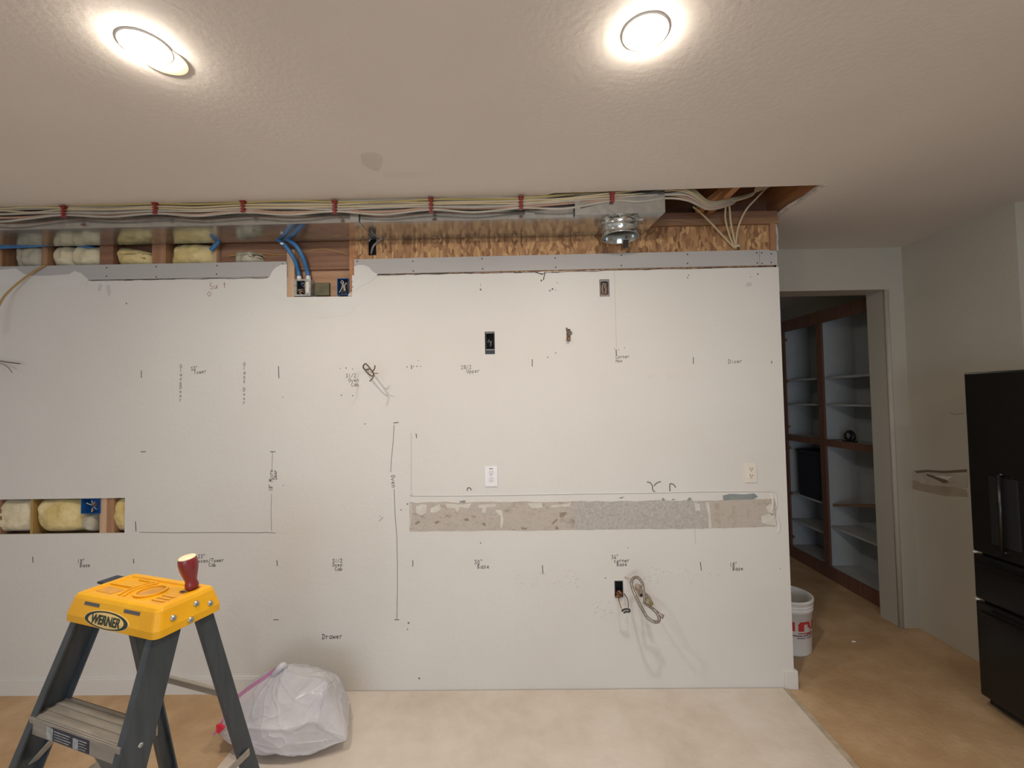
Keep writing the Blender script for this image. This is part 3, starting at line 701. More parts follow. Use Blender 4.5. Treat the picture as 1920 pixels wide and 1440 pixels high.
xprism([(1738, 888), (1748, 891), (1775, 900), (1779, 905), (1770, 906), (1752, 897), (1738, 892)], M['torn_dark'], 'torn_line', .0045)
xprism([(1750, 892), (1790, 893), (1778, 900), (1762, 896)], M['plaster_chip'], 'plaster_flake', .004)
MB().tube([onX(1783, 774, XW - .001), onX(1792, 777, XW - .001), onX(1806, 775, XW - .001)], 0.0018, 5).build('scratch_line', M['beige_dark'], wr)

# ================================================================== OBJECTS
# ---- recessed ceiling lamps
M['lens'] = emit('lamp_lens', LAMP_COLOR, 1.0)
LENS_R = 0.061
M['lens'].node_tree.nodes['Principled BSDF'].inputs['Emission Strength'].default_value = LAMP_WATT / (math.pi * math.pi * LENS_R ** 2)
def lamp(x, y, label, vis=True):
    t = thing('ceiling_lamp', (x, y, ZC), label, 'lamp', 'recessed ceiling lamps')
    T0 = Matrix.Translation((x, y, ZC))
    MB().lathe([(0.069, 0.0), (0.069, -0.002), (0.066, -0.004), (0.062, -0.0045), (0.0612, -0.003), (0.0612, 0.0)], 40, T0).build('trim_ring', M['lamp_trim'], t)
    MB().lathe([(LENS_R, -0.003), (0.0605, -0.006), (0.056, -0.010), (0.040, -0.013), (0.0001, -0.014)], 40, T0).build('lens', M['lens'], t, fix=False)
    return t
lamp(-1.105, 1.268, 'lit round ceiling lamp beside the cream disc, left of the pair')
lamp(0.396, 1.263, 'lit round ceiling lamp standing alone on the bare ceiling, right of the pair')
ll = lamp(-1.1, -1.4, 'round ceiling lamp over the room behind the photographer, left side')
lamp(0.4, -1.4, 'round ceiling lamp over the middle of the room behind the photographer')
M['lens_dim'] = emit('dim_lamp_lens', LAMP_COLOR, 45.0)
M['lens_half'] = emit('half_lamp_lens', LAMP_COLOR, 190.0)
[c_ for c_ in ll.children if c_.name.startswith('lens')][0].data.materials[0] = M['lens_dim']
lq = lamp(2.0, 0.0, 'round ceiling lamp over the room behind the photographer, right side')
[c_ for c_ in lq.children if c_.name.startswith('lens')][0].data.materials[0] = M['lens_half']
lp = lamp(0.95, 4.2, 'dim round lamp added unseen to brighten the passage behind the main wall')  # added lamp, out of view, lifts the light in passage and bookcase
[c_ for c_ in lp.children if c_.name.startswith('lens')][0].data.materials[0] = M['lens_dim']
c = onZ(306, 112, ZC)  # flat cream disc against the ceiling beside the left lamp
tag(MB().lathe([(0.066, 0.0), (0.066, -0.0015), (0.0655, -0.002), (0.064, -0.0021), (0.060, -0.0021), (0.0001, -0.0021)], 36, Matrix.Translation((c.x, c.y, ZC))).build('ceiling_disc', M['disc_tan']), 'pale cream round disc on the ceiling half hidden by the left lamp', 'disc')

# ---- galvanised duct in the opening
DZ0, DZ1, DY0, DY1 = 2.664, 2.90, 2.335, 2.592
def duct_piece(x0, x1, name, parent, y0=DY0, z0=DZ0, sk=0.0):
    return MB().hexa([(x0, y0, z0), (x1 + sk, y0, z0), (x1, DY1, z0), (x0, DY1, z0), (x0, y0, DZ1), (x1 + sk, y0, DZ1), (x1, DY1, DZ1), (x0, DY1, DZ1)]).build(name, M['galv'], parent)
dt = thing('sheet_metal_duct', (-1.2, 2.45, DZ0), 'long galvanised sheet metal duct reflecting the open wall below it', 'duct')
xa, xb, xc = -0.865, 0.06, 0.325
duct_piece(XL + 0.05, xa, 'duct_section', dt)
duct_piece(xa, xb, 'duct_section', dt, DY0 - .004, DZ0 - .001)
duct_piece(xb, xc, 'duct_section', dt, DY0 - .010, DZ0 - .002, 0.03)
EX = 0.775
MB().hexa([(xc + .004, DY0 - .035, DZ0), (EX + .02, DY0 - .05, DZ0), (EX - .01, DY1, DZ0), (xc - .028, DY1, DZ0), (xc + .004, DY0 - .035, 2.80), (EX + .02, DY0 - .05, 2.80), (EX - .01, DY1, 2.80), (xc - .028, DY1, 2.80)]).build('end_section', M['galv'], dt)
for x, w in ((xa, .045), (xb + .02, .05), (xc + 0.01, .03)):
    MB().box(x - w / 2, x + w / 2, DY0 - .014 - (.03 if x > .3 else 0), DY1 - .03, DZ0 - .005, DZ0 - .001).box(x - w / 2, x + w / 2, DY0 - .018 - (.03 if x > .3 else 0), DY0 - .012 - (.03 if x > .3 else 0), DZ0 - .005, 2.77).build('seam_strip', M['galv'], dt)
cx, cy = 0.590, 2.435
colr = MB().lathe([(0.112, 0.0), (0.101, -0.003), (0.1005, -0.030), (0.104, -0.034), (0.104, -0.040), (0.1005, -0.044), (0.1005, -0.072), (0.103, -0.075), (0.1005, -0.078), (0.098, -0.074), (0.097, 0.02)], 44, Matrix.Translation((cx, cy, DZ0 + .0005))).build('round_collar', M['galv'], dt)
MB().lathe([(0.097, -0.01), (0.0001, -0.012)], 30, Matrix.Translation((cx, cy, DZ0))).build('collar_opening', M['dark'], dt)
for k in range(14):                                    # bent tabs around the collar
    a0 = 2 * math.pi * k / 14
    MB().prism([(cx + math.cos(a0 + t) * r, cy + math.sin(a0 + t) * r, DZ0 - .003) for t, r in ((-.12, .102), (.12, .102), (.03, .128), (-.03, .128))], (0, 0, .002)).build('tab', M['galv'], dt)
MB().beam((cx + .05, cy + .07, 2.60), (cx + .055, cy + .10, 2.565), .03, .004).build('damper_lever', M['cable_black'], dt)
MB().prism([(cx - .09, cy - .07, DZ0 - .03), (cx - .03, cy - .11, DZ0 - .03), (cx - .02, cy - .11, DZ0 - .045), (cx - .07, cy - .088, DZ0 - .05)], (0, .003, 0)).build('sticker', M['decal_white'], dt)

# ---- insulation in the stud bays above the strip
def batt(px0, px1, py0, py1, mat, label, y=YS0, bulge=0.03, seed=1, group='insulation above the grey strip', cutl=0.0):
    a = onY(px0, (py0 + py1) / 2, y); b = onY(px1, (py0 + py1) / 2, y)
    z0 = onY((px0 + px1) / 2, py1, y).z; z1 = onY((px0 + px1) / 2, py0, y).z
    nx, nz = 22, 16; mb = MB(); vs = []; fs = []
    rg = seed * 13.7
    for j in range(nz + 1):
        for i in range(nx + 1):
            u = i / nx; v = j / nz
            e = (max(0, 1 - abs(2 * u - 1) ** 3.0) * max(0, 1 - abs(2 * v - 1) ** 3.0)) ** 0.6
            x = a.x + (b.x - a.x) * (0.5 + (u - .5) * (1 - .10 * abs(2 * v - 1) ** 2)); z = z0 + (z1 - z0) * (0.5 + (v - .5) * (1 - .12 * abs(2 * u - 1) ** 3 * (1 if v > .5 else 0.2)))
            q = mnoise.noise(Vector((x * 9 + rg, z * 9, 0))) * .5 + mnoise.noise(Vector((x * 26 + rg, z * 26, 4))) * .35
            z -= cutl * u * (1 if v > .5 else 0) * (z1 - z0)
            vs.append((x, y + 0.055 - e * (0.055 + bulge) + q * 0.034, z))
    for j in range(nz):
        for i in range(nx):
            k = j * (nx + 1) + i
            fs.append((k, k + 1, k + nx + 2, k + nx + 1))
    nb = len(vs)                                        # closed back
    back = [(p[0], y + 0.074, p[2]) for p in vs]
    vs2 = vs + back
    ring = [i for i in range(nx + 1)] + [(j) * (nx + 1) + nx for j in range(1, nz + 1)] + [nz * (nx + 1) + i for i in range(nx - 1, -1, -1)] + [j * (nx + 1) for j in range(nz - 1, 0, -1)]
    for i in range(len(ring)):
        p, q = ring[i], ring[(i + 1) % len(ring)]
        fs.append((p, p + nb, q + nb, q))
    mb.add(vs2, fs, True)
    return tag(mb.build('insulation_batt', mat), label, 'insulation', group)
TOPL = 'insulation batts above the grey strip'
batt(18, 78, 456, 500, M['poly'], 'grey-faced insulation batt above the strip, leftmost beside the blue conduit', seed=1, bulge=.004, group=TOPL)
batt(90, 132, 458, 498, M['insul_pale'], 'narrow tan insulation batt above the strip beside the first stud', seed=2, bulge=.0, group=TOPL)
batt(128, 188, 457, 498, M['insul_pale'], 'rounded pale yellow insulation batt above the strip under the conduit end', seed=3, bulge=.012, group=TOPL)
batt(212, 284, 455, 497, M['insul'], 'bright yellow insulation batt sagging diagonally between two studs', seed=4, bulge=.012, group=TOPL, cutl=.35)
batt(311, 400, 454, 496, M['insul'], 'wide yellow insulation batt left of the cut blue conduit stub', seed=5, bulge=.012, group=TOPL)
batt(432, 492, 462, 494, M['poly'], 'small grey tuft of insulation above the strip left of the notch', y=YS0 - .004, seed=6, bulge=.008, group=TOPL, cutl=.3)
LOWL = 'insulation in the low cut-out'
batt(-30, 58, 936, 1001, M['insul_pale'], 'smooth pale insulation batt at the left edge of the low cut-out', seed=7, bulge=.006, group=LOWL)
batt(62, 152, 935, 1001, M['insul'], 'crumpled yellow insulation batt in the low cut-out left of the blue box', seed=8, bulge=.016, group=LOWL)
batt(146, 172, 965, 1001, M['poly'], 'grey scrap of insulation under the blue box in the low cut-out', seed=9, bulge=.0, group=LOWL)
batt(209, 238, 934, 1000, M['insul'], 'narrow yellow insulation batt at the right end of the low cut-out', seed=10, bulge=.004, group=LOWL)
st = stud(187, 200, .9, 1.4, M['stud_light'], py=965); st2 = stud(200, 214, .9, 1.4, M['stud'], py=965)
stud(57, 62, .9, 1.4, M['cable_tan'], py=965)

# ---- electrical boxes
def open_box(name, px0, py0, px1, py1, y, depth, mat, label, wall=0.003, group=None, inner=M['dark']):
    p = onY(px0, py0, y); q = onY(px1, py1, y); x0, x1, z0, z1 = p.x, q.x, q.z, p.z
    t = thing(name, ((x0 + x1) / 2, y + depth / 2, z0), label, 'electrical box', group)
    b = MB()
    b.box(x0, x0 + wall, y, y + depth, z0, z1); b.box(x1 - wall, x1, y, y + depth, z0, z1); b.box(x0 + wall, x1 - wall, y, y + depth, z0, z0 + wall); b.box(x0 + wall, x1 - wall, y, y + depth, z1 - wall, z1)
    b.build('shell', mat, t)
    MB().box(x0 + wall, x1 - wall, y + depth - wall, y + depth, z0 + wall, z1 - wall).build('back_plate', inner, t)
    return t, x0, x1, z0, z1
def wires(t, x0, x1, z0, z1, y, cols, n, seed, r=0.0016):
    rg = random.Random(seed)
    for i in range(n):
        a = Vector((rg.uniform(x0, x1), y + .03, rg.uniform(z0, z1))); b = Vector((rg.uniform(x0, x1), y + rg.uniform(-.004, .006), rg.uniform(z0, z1))); m = (a + b) / 2 + Vector((rg.uniform(-.01, .01), -.02, rg.uniform(-.01, .01)))
        MB().tube(smooth_path([a, m, b], 5), r, 6).build('wire', cols[i % len(cols)], t)
BG = 'open electrical boxes in the wall'
t, x0, x1, z0, z1 = open_box('switch_box', 911, 624, 927, 656, D + .003, .055, M['navybox'], 'black plastic electrical box in a tall cut-out in mid wall', group=BG)
for za, zb_ in ((z0 - .002, z0 + .004), (z1 - .004, z1 + .002)): MB().box(x0 - .002, x1 + .002, D + .001, D + .004, za, zb_).build('box_ear', M['cable_grey'], t)
wires(t, x0 + .01, x1 - .01, z0 + .02, z1 - .02, D + .01, [M['cable_grey'], M['cable_black'], M['cable_grey']], 5, 3, .002)
MB().box(H_box1[0], H_box1[1], D + .004, D + .012, H_box1[2], z0).build('filler_block', M['navybox'], t)
t, x0, x1, z0, z1 = open_box('metal_box', 1125, 526, 1142, 555, D + .002, .045, M['cable_grey'], 'grey metal electrical box just under the strip on the right', group=BG, inner=M['header'])
MB().prism([(x0, D, z1 - .012), (x0, D, z1 + .003), (x1, D, z1 + .003), (x1, D, z1 - .012), (x1 - .014, D, z1 - .005), (x0 + .014, D, z1 - .005)], (0, .002, 0)).build('mounting_ear', M['cable_grey'], t)
MB().prism([(x0, D, z0 + .012), (x0, D, z0 - .003), (x1, D, z0 - .003), (x1, D, z0 + .012), (x1 - .014, D, z0 + .005), (x0 + .014, D, z0 + .005)], (0, .002, 0)).build('mounting_ear', M['cable_grey'], t)
for pts in ([(x0 + .016, z0 + .018), (x0 + .013, (z0 + z1) / 2), (x0 + .020, z1 - .016), (x0 + .028, z1 - .022)], [(x0 + .030, z0 + .016), (x0 + .036, z0 + .04), (x0 + .028, z0 + .06), (x0 + .038, z1 - .016)]):
    MB().tube(smooth_path([(a, D + .008, b) for a, b in pts], 6), .0022, 6).build('wire', M['cable_white'], t)
t, x0, x1, z0, z1 = open_box('blue_box', 152, 935, 188, 963, YS0 - .004, .06, M['bluebox'], 'blue plastic box with splayed copper wires in the low cut-out', group=BG, inner=M['bluebox'])
rg = random.Random(4)
for k in range(9):
    a = rg.uniform(0, 6.28); o = Vector(((x0 + x1) / 2 + .008, YS0 + .03, (z0 + z1) / 2))
    MB().tube(smooth_path([o, o + Vector((math.cos(a) * .012, -.03, math.sin(a) * .012)), o + Vector((math.cos(a) * .036, -.038, math.sin(a) * .034))], 5), .0024, 6).build('wire', [M['cable_white'], M['copper'], M['cable_pale']][k % 3], t)
# notch: metal box fed by two conduits, green block, old blue box
NY = YS0 + .002
t, x0, x1, z0, z1 = open_box('double_metal_box', 552, 524, 583, 555, NY, .05, M['steelbox'], 'bright steel double box at the foot of two blue conduits', group=BG)
xm = x0 + (x1 - x0) * .66
MB().box(x0, x1, NY - .004, NY, z1 - .010, z1).box(x0, x1, NY - .004, NY, z0, z0 + .010).box(x0, x0 + .016, NY - .004, NY, z0 + .01, z1 - .01).box(xm, x1, NY - .004, NY, z0 + .01, z1 - .01).build('mud_ring', M['steelbox'], t)
MB().box(xm + .008, x1 - .010, NY - .006, NY - .004, z0 + .018, z1 - .018).build('side_plate', M['plate_cream'], t)
wires(t, x0 + .02, xm - .004, z0 + .012, z0 + .055, NY + .004, [M['copper'], M['cable_orange'], M['cable_white']], 8, 9, .0022)
wires(t, x0 + .02, xm - .004, z0 + .05, z1 - .012, NY + .004, [M['cable_black'], M['bluebox'], M['cable_white']], 7, 11, .0022)
for cxp in (561, 578):
    p = onY(cxp, 519, NY + .015)
    MB().lathe([(.0135, 0), (.0135, .022), (.0115, .024)], 16, Matrix.Translation((p.x, p.y, z1))).build('connector', M['plate_white'], t)
pp, qq = onY(592, 531, NY + .045), onY(619, 555, NY + .045)
tag(MB().rbox(pp.x, qq.x, NY + .03, NY + .053, qq.z, pp.z, .004).box(pp.x + .026, qq.x - .026, NY + .028, NY + .03, pp.z - .055, pp.z - .012).build('green_block', M['greenbox']), 'dull green block low in the notch between two boxes', 'block')
t, x0, x1, z0, z1 = open_box('old_work_box', 632, 522, 654, 553, NY, .05, M['bluebox'], 'blue plastic box with loose wire ends at the notch right side', group=BG, inner=M['navybox'])
for pts in ([(636, 549), (641, 540), (644, 529), (640, 526)], [(646, 546), (643, 534), (638, 528)], [(648, 545), (646, 536), (650, 530)]):
    MB().tube(smooth_path([onY(a, b, NY + .006) for a, b in pts], 5), .0032, 6).build('wire', M['cable_white'], t)
rg = random.Random(8)
MB().prism([onY(a, b, D + .001) for a, b in ((652, 555), (655, 549), (659, 548), (663, 540), (663, 524), (666, 520), (668, 556))], (0, .01, 0)).build('crumbled_gypsum', M['gypsum'], wb)
for q in ((660, 528), (661, 538), (659, 545)):
    p = onY(*q, D - .0005); MB().add([p + Vector((.004 * math.cos(k), 0, .004 * math.sin(k))) for k in range(6)], [list(range(6))]).build('nail_hole', M['ink_soft'], wb, fix=False)

# ---- blue flexible conduits
def ribbed(pts, r):
    P = smooth_path(pts, 14); mb = MB()
    rs = [r * (1.0 + (0.06 if i % 2 else -0.06)) for i in range(len(P))]
    return mb.tube(P, rs, 12)
CG = 'blue flexible conduits'
zb2 = onY(560, 520, NY + .015).z
def path2(pp): return [onY(a, b, y) for a, b, y in pp]
tag(ribbed(path2([(561, 522, NY + .015), (559, 508, NY + .01), (552, 487, 2.585), (536, 462, 2.56), (521, 449, 2.575), (512, 441, 2.60)]), .0125).build('blue_conduit', M['ent']), 'left of the two blue conduits curving down into the steel box', 'conduit', CG)
tag(ribbed(path2([(578, 522, NY + .015), (576, 508, NY + .01), (569, 485, 2.58), (556, 462, 2.555), (540, 450, 2.56), (527, 444, 2.60)]), .0125).build('blue_conduit', M['ent']), 'right of the two blue conduits curving down into the steel box', 'conduit', CG)
tag(ribbed(path2([(-60, 467, 2.59), (60, 461, 2.585), (130, 457, 2.59), (195, 470, 2.66)]), .0105).build('blue_conduit', M['ent']), 'blue conduit lying across the stud bays at the far left', 'conduit', CG)
s0 = ribbed(path2([(396, 469, 2.585), (404, 460, 2.575), (411, 452, 2.575)]), .012)
t = thing('blue_conduit', tuple(onY(396, 470, 2.585)), 'short cut stub of blue conduit with wire ends sticking out', 'conduit', CG)
s0.build('tube', M['ent'], t)
for a, b in ((414, 446), (417, 451), (408, 447), (413, 449)):
    MB().tube([onY(410, 453, 2.575), onY(a, b, 2.565)], .0022, 6).build('wire', M['cable_white'], t)
for a, b, cl in ((532, 444, 'upper'), (532, 459, 'lower')):
    tag(MB().rbox(onY(a, b, 2.56).x - .008, onY(a, b, 2.56).x + .008, 2.535, 2.548, onY(a, b, 2.56).z - .005, onY(a, b, 2.56).z + .005, .002).build('conduit_clip', M['plate_white']), cl + ' of the two small white clips on the blue conduits', 'clip', 'white clips on the conduits')

# ---- cables along the front of the duct
def wx_(px, Y): return onY(px, 395, Y).x
CAB = 'cables running along the duct'
stx = [118, 290, 455, 627, 808, 977, 1148]             # staples
def cable(name, mat, ctrl, label, r=.0055, group=CAB, n=9):
    return tag(MB().tube(smooth_path(ctrl, n), r, 7).build(name, mat), label, 'cable', group)
base = [(-60, 396), (0, 396), (60, 395), (118, 393), (205, 394), (290, 391), (370, 391), (455, 388), (540, 387), (627, 387), (715, 386), (808, 383), (890, 382), (977, 380), (1060, 374), (1148, 366), (1200, 362), (1250, 358), (1290, 361)]
mats = [M['cable_white'], M['cable_yellow'], M['cable_white'], M['cable_pale'], M['cable_white'], M['cable_pale'], M['cable_white'], M['cable_white'], M['cable_orange'], M['cable_white']]
names = ['white cable, topmost of the bundle along the duct', 'yellow cable second from the top of the bundle', 'white cable just under the yellow one in the bundle', 'cream cable in the upper half of the bundle', 'white cable at the middle of the bundle, rear row',
         'cream cable at the middle of the bundle, front row', 'white cable below the cream one in the bundle', 'white cable in the lower half of the bundle', 'salmon cable near the bottom of the bundle', 'white cable sagging lowest of the bundle']
offs = [-12, -9.5, -6.5, -4, -1.5, 1, 3.5, 6, 8.5, 11.5]
rg = random.Random(21)
for k in range(10):
    ctrl = []
    for i, (px, py) in enumerate(base):
        tied = px in stx
        amp = 0.8 if tied else 2.6
        spread = 0.86 if tied else 1.0
        dy = offs[k] * spread * (1.25 if px < 60 else 1.0) + rg.uniform(-amp, amp)
        if k == 9 and not tied: dy += 3.0
        if k == 8 and not tied: dy += 1.5
        Y = 2.300 - (0.010 if k % 2 else 0.0) + rg.uniform(-.004, .004)
        ctrl.append(onY(px, py + dy, Y))
    # right end: droop in front of the joist, then up into the dark bay
    e = [(1330, 378 + k * 1.6, 2.36), (1372, 372 + k * 1.2, 2.44)]
    e += [(1400 + k * 2, 366, 2.48), (1440 - k * 4, 350, 2.46), (1465 - k * 3, 338, 2.46)] if k < 6 else [(1362 + k * 2, 374, 2.5)]
    for px, py, Y in e: ctrl.append(onY(px, py, Y))
    cable('bundle_cable', mats[k], ctrl, names[k])
# cables dropping to the hole in the strip
DROP = 'cream cables dropping behind the strip'
hole = (1378, 466)
for i, (pts, lab) in enumerate((([(1300, 388, 2.44), (1312, 397, 2.48), (1335, 420, 2.53), (1360, 447, 2.57), (1376, 464, 2.588)], 'leftmost cream cable slanting down to the strip'),
        ([(1352, 372, 2.46), (1360, 384, 2.49), (1360, 410, 2.53), (1368, 442, 2.57), (1378, 466, 2.588)], 'second cream cable from the left dropping to the strip'),
        ([(1358, 370, 2.46), (1367, 385, 2.49), (1370, 415, 2.53), (1376, 445, 2.57), (1380, 466, 2.588)], 'third cream cable from the left dropping straight to the strip'),
        ([(1443, 346, 2.47), (1420, 370, 2.48), (1398, 395, 2.51), (1383, 430, 2.56), (1380, 466, 2.588)], 'rightmost cream cable arching down to the strip'))):
    cable('drop_cable', M['cable_pale'], path2(pts), lab, .0055, DROP)
tag(MB().lathe([(.0, .018), (.012, .016), (.021, .008), (.024, 0), (.018, -.006)], 14, Matrix.Translation(onY(1381, 463, 2.588))).build('foam_plug', M['cable_pale']), 'lump of cream sealing foam where the cables enter the strip', 'foam plug')
# hanging stray cables
tag(MB().tube(smooth_path(path2([(455, 396, 2.318), (470, 408, 2.40), (500, 430, 2.49), (522, 446, 2.56), (530, 456, 2.60)]), 8), .0055, 7).build('dark_cable', M['cable_grey']), 'dark grey cable slanting from the bundle to the blue conduits', 'cable')
tag(MB().tube(smooth_path(path2([(-20, 424, 2.40), (20, 434, 2.45), (50, 445, 2.52), (88, 460, 2.605)]), 8), .0045, 7).build('dark_cable', M['cable_black']), 'thin black cable slanting down at the far left under the duct', 'cable')
tag(MB().tube(smooth_path(path2([(692, 452, 2.56), (698, 446, 2.575), (720, 443, 2.572), (712, 450, 2.585), (700, 462, 2.60), (696, 476, 2.63)]), 8), .006, 7).build('grey_cable', M['cable_grey']), 'short grey cable curling out of the slot in the strand board', 'cable')
tag(MB().tube(smooth_path(path2([(430, 480, 2.625), (480, 475, 2.632), (530, 478, 2.64), (570, 472, 2.645), (610, 467, 2.645), (655, 477, 2.645)]), 8), .004, 7).build('thin_cable', M['cable_tan']), 'thin tan cable stretched across the header above the notch', 'cable')
tag(MB().tube(smooth_path(path2([(85, 497, 2.590), (66, 508, 2.585), (45, 522, 2.57), (18, 545, 2.55), (4, 562, 2.53), (-8, 590, 2.51), (-14, 625, 2.5)]), 8), .0055, 7).build('tan_cable', M['cable_tan']), 'tan cable hanging over the strip at the left edge', 'cable')
tag(MB().tube(smooth_path(path2([(-40, 672, 2.585), (0, 677, 2.58), (20, 680, 2.57), (37, 682, 2.56)]), 6), .003, 6).build('loose_wire', M['wire_bronze']), 'straight dark wire end sticking in at the left edge', 'wire', 'loose wires at the left edge')
tag(MB().tube(smooth_path(path2([(-30, 675, 2.585), (0, 681, 2.57), (14, 688, 2.56), (23, 699, 2.555)]), 6), .0025, 6).build('loose_wire', M['cable_grey']), 'curved grey wire end below the straight one at the left edge', 'wire', 'loose wires at the left edge')
# red cable staples
def staple(px, y0, y1, label):
    Y = 2.276
    p = onY(px, (y0 + y1) / 2, Y); z1 = min(onY(px, y0, Y).z, ZC - .0005); z0 = onY(px, y1, Y).z
    t = thing('cable_staple', (p.x, Y, z0), label, 'staple', 'red staples on the cable bundle')
    MB().rbox(p.x - .005, p.x + .005, Y - .004, Y + .004, z0, z1, .0015).build('stem', M['staple'], t)
    MB().rbox(p.x - .015, p.x + .015, Y - .008, Y + .020, z1 - .005, z1, .0015).build('head', M['staple'], t)
    n = 4
    for k in range(n):
        z = z0 + (z1 - z0) * (k + .35) / n
        MB().rbox(p.x - .0115, p.x + .0115, Y - .003, Y + .012, z - .0035, z + .0035, .001).build('tooth', M['staple'], t)
for px, y0, y1, lab in ((118, 386, 408, 'red cable staple nearest the left edge'), (290, 379, 401, 'red cable staple above the second stud'), (455, 376, 398, 'red cable staple where the dark cable leaves the bundle'), (627, 376, 401, 'red cable staple above the notch right side'),
                       (808, 371, 399, 'red cable staple above the plain duct, fifth from the left'), (977, 368, 393, 'red cable staple beside the wide duct seam'), (1148, 350, 378, 'red cable staple above the round collar')):
    staple(px, y0, y1, lab)

# ---- outlets
def outlet(px, py, label, mat, style):
    c = onY(px, py, D); w, h = (.038, .060) if style == 'r' else (.035, .058)
    t = thing('wall_outlet', (c.x, D, c.z - h), label, 'outlet', 'wall outlets')
    MB().rbox(c.x - w, c.x + w, D - .006, D, c.z - h, c.z + h, .0025).build('cover', mat, t)
    if style == 'd':
        MB().rbox(c.x - .018, c.x + .018, D - .008, D - .005, c.z - .036, c.z + .036, .001).build('insert', mat, t)
    for s in (1, -1):
        cz = c.z + s * .0195 + (.006 if style == 'r' else 0)
        if style == 'r':
            MB().lathe([(.0175, 0), (.0175, .003), (.015, .0035), (.0001, .0036)], 20, Matrix.Translation((c.x, D - .0055, cz)) @ Matrix.Rotation(math.radians(90), 4, 'X')).build('receptacle', mat, t)
        for dx in (-.0065, .0065):
            MB().box(c.x + dx - .0013, c.x + dx + .0013, D - .0098, D - .0078, cz + .000, cz + .009).build('slot', M['slot'], t)
        MB().lathe([(.0026, 0), (.0026, .0018), (.0001, .0019)], 10, Matrix.Translation((c.x, D - .0078, cz - .007)) @ Matrix.Rotation(math.radians(90), 4, 'X')).build('slot', M['slot'], t)
    MB().lathe([(.003, 0), (.003, .0015), (.0001, .002)], 10, Matrix.Translation((c.x, D - .0055, c.z + (.006 if style == 'r' else .0))) @ Matrix.Rotation(math.radians(90), 4, 'X')).build('screw', M['bolt'], t)
    if style == 'r':
        MB().box(c.x - .011, c.x + .011, D - .0068, D - .0058, c.z + .043, c.z + .047).build('slit', M['slot'], t)
outlet(921, 893, 'white outlet above the torn band in mid wall', M['plate_white'], 'r')
outlet(1407, 886, 'cream outlet near the free end of the wall', M['plate_cream'], 'd')

# ---- stub of wire from the wall on the left (casts the branching shadow)
t = thing('wire_stub', tuple(onY(688, 692)), 'dark looped wire stub sticking out of the wall above the oven line', 'wire')
w0 = onY(693, 690)
def off(px, py, dy): return onY(px, py, D - dy)
MB().tube(smooth_path([off(692, 692, 0), off(684, 693, .03), off(681, 687, .05), off(685, 682, .07), off(690, 686, .10), off(697, 695, .13), off(701, 701, .15)], 7), .0042, 7).build('loop', M['wire_bronze'], t)
MB().tube(smooth_path([off(682, 690, .04), off(688, 698, .09), off(697, 705, .13), off(701, 703, .15)], 7), .0042, 7).build('loop', M['wire_bronze'], t)
MB().tube(smooth_path([off(697, 697, .13), off(702, 692, .14), off(703, 685, .15)], 6), .0035, 7).build('end', M['wire_bronze'], t)
MB().tube(smooth_path([off(700, 701, .15), off(705, 700, .16), off(709, 700, .17)], 6), .0022, 7).build('end', M['copper'], t)
MB().tube(smooth_path([off(701, 704, .15), off(698, 710, .16), off(693, 715, .17)], 6), .0035, 7).build('end', M['wire_bronze'], t)
# ---- chipped hole with a twisted wire
t = thing('wire_pigtail', tuple(onY(1066, 638)), 'bent wire poking from the small chipped hole in the upper wall', 'wire')
MB().tube(smooth_path([off(1067, 622, -.02), off(1062, 615, .01), off(1066, 626, .02), off(1063, 634, .02), off(1066, 640, .02), off(1069, 634, .015)], 7), .0032, 7).build('strand', M['wire_bronze'], t)
MB().prism([off(1065, 619, .002), off(1072, 621, .002), off(1073, 626, .002), off(1069, 630, .002), off(1064, 629, .002)], (0, .003, 0)).build('plug', M['wire_bronze'], t)
# ---- low box with wires hanging out
t, x0, x1, z0, z1 = open_box('low_box', 1153, 1090, 1168, 1112, D + .002, .05, M['navybox'], 'dark box in the low cut-out with copper wires hanging from it', group=BG)
for k, pts in enumerate(([(1156, 1114, .0), (1160, 1108, .015), (1166, 1113, .02)], [(1154, 1119, .004), (1159, 1117, .02), (1165, 1118, .018)], [(1157, 1117, .004), (1162, 1112, .022), (1166, 1116, .02)])):
    MB().tube(smooth_path([off(*p) for p in pts], 6), .0045, 7).build('wire', M['copper'], t)
MB().tube(smooth_path([off(1169, 1112, -.01), off(1176, 1122, .06), off(1178, 1132, .09), off(1178, 1140, .10)], 7), .0028, 7).build('wire', M['wire_bronze'], t)
MB().tube(smooth_path([off(1160, 1118, -.01), off(1161, 1128, .05), off(1164, 1138, .08), off(1167, 1144, .09)], 7), .0024, 7).build('wire', M['copper'], t)
MB().tube(smooth_path([off(1166, 1146, .09), off(1170, 1143, .095), off(1175, 1142, .10), off(1180, 1143, .10), off(1180, 1147, .10), off(1174, 1147, .10), off(1170, 1149, .09)], 6), .005, 7).build('wire_nut', M['cable_black'], t)

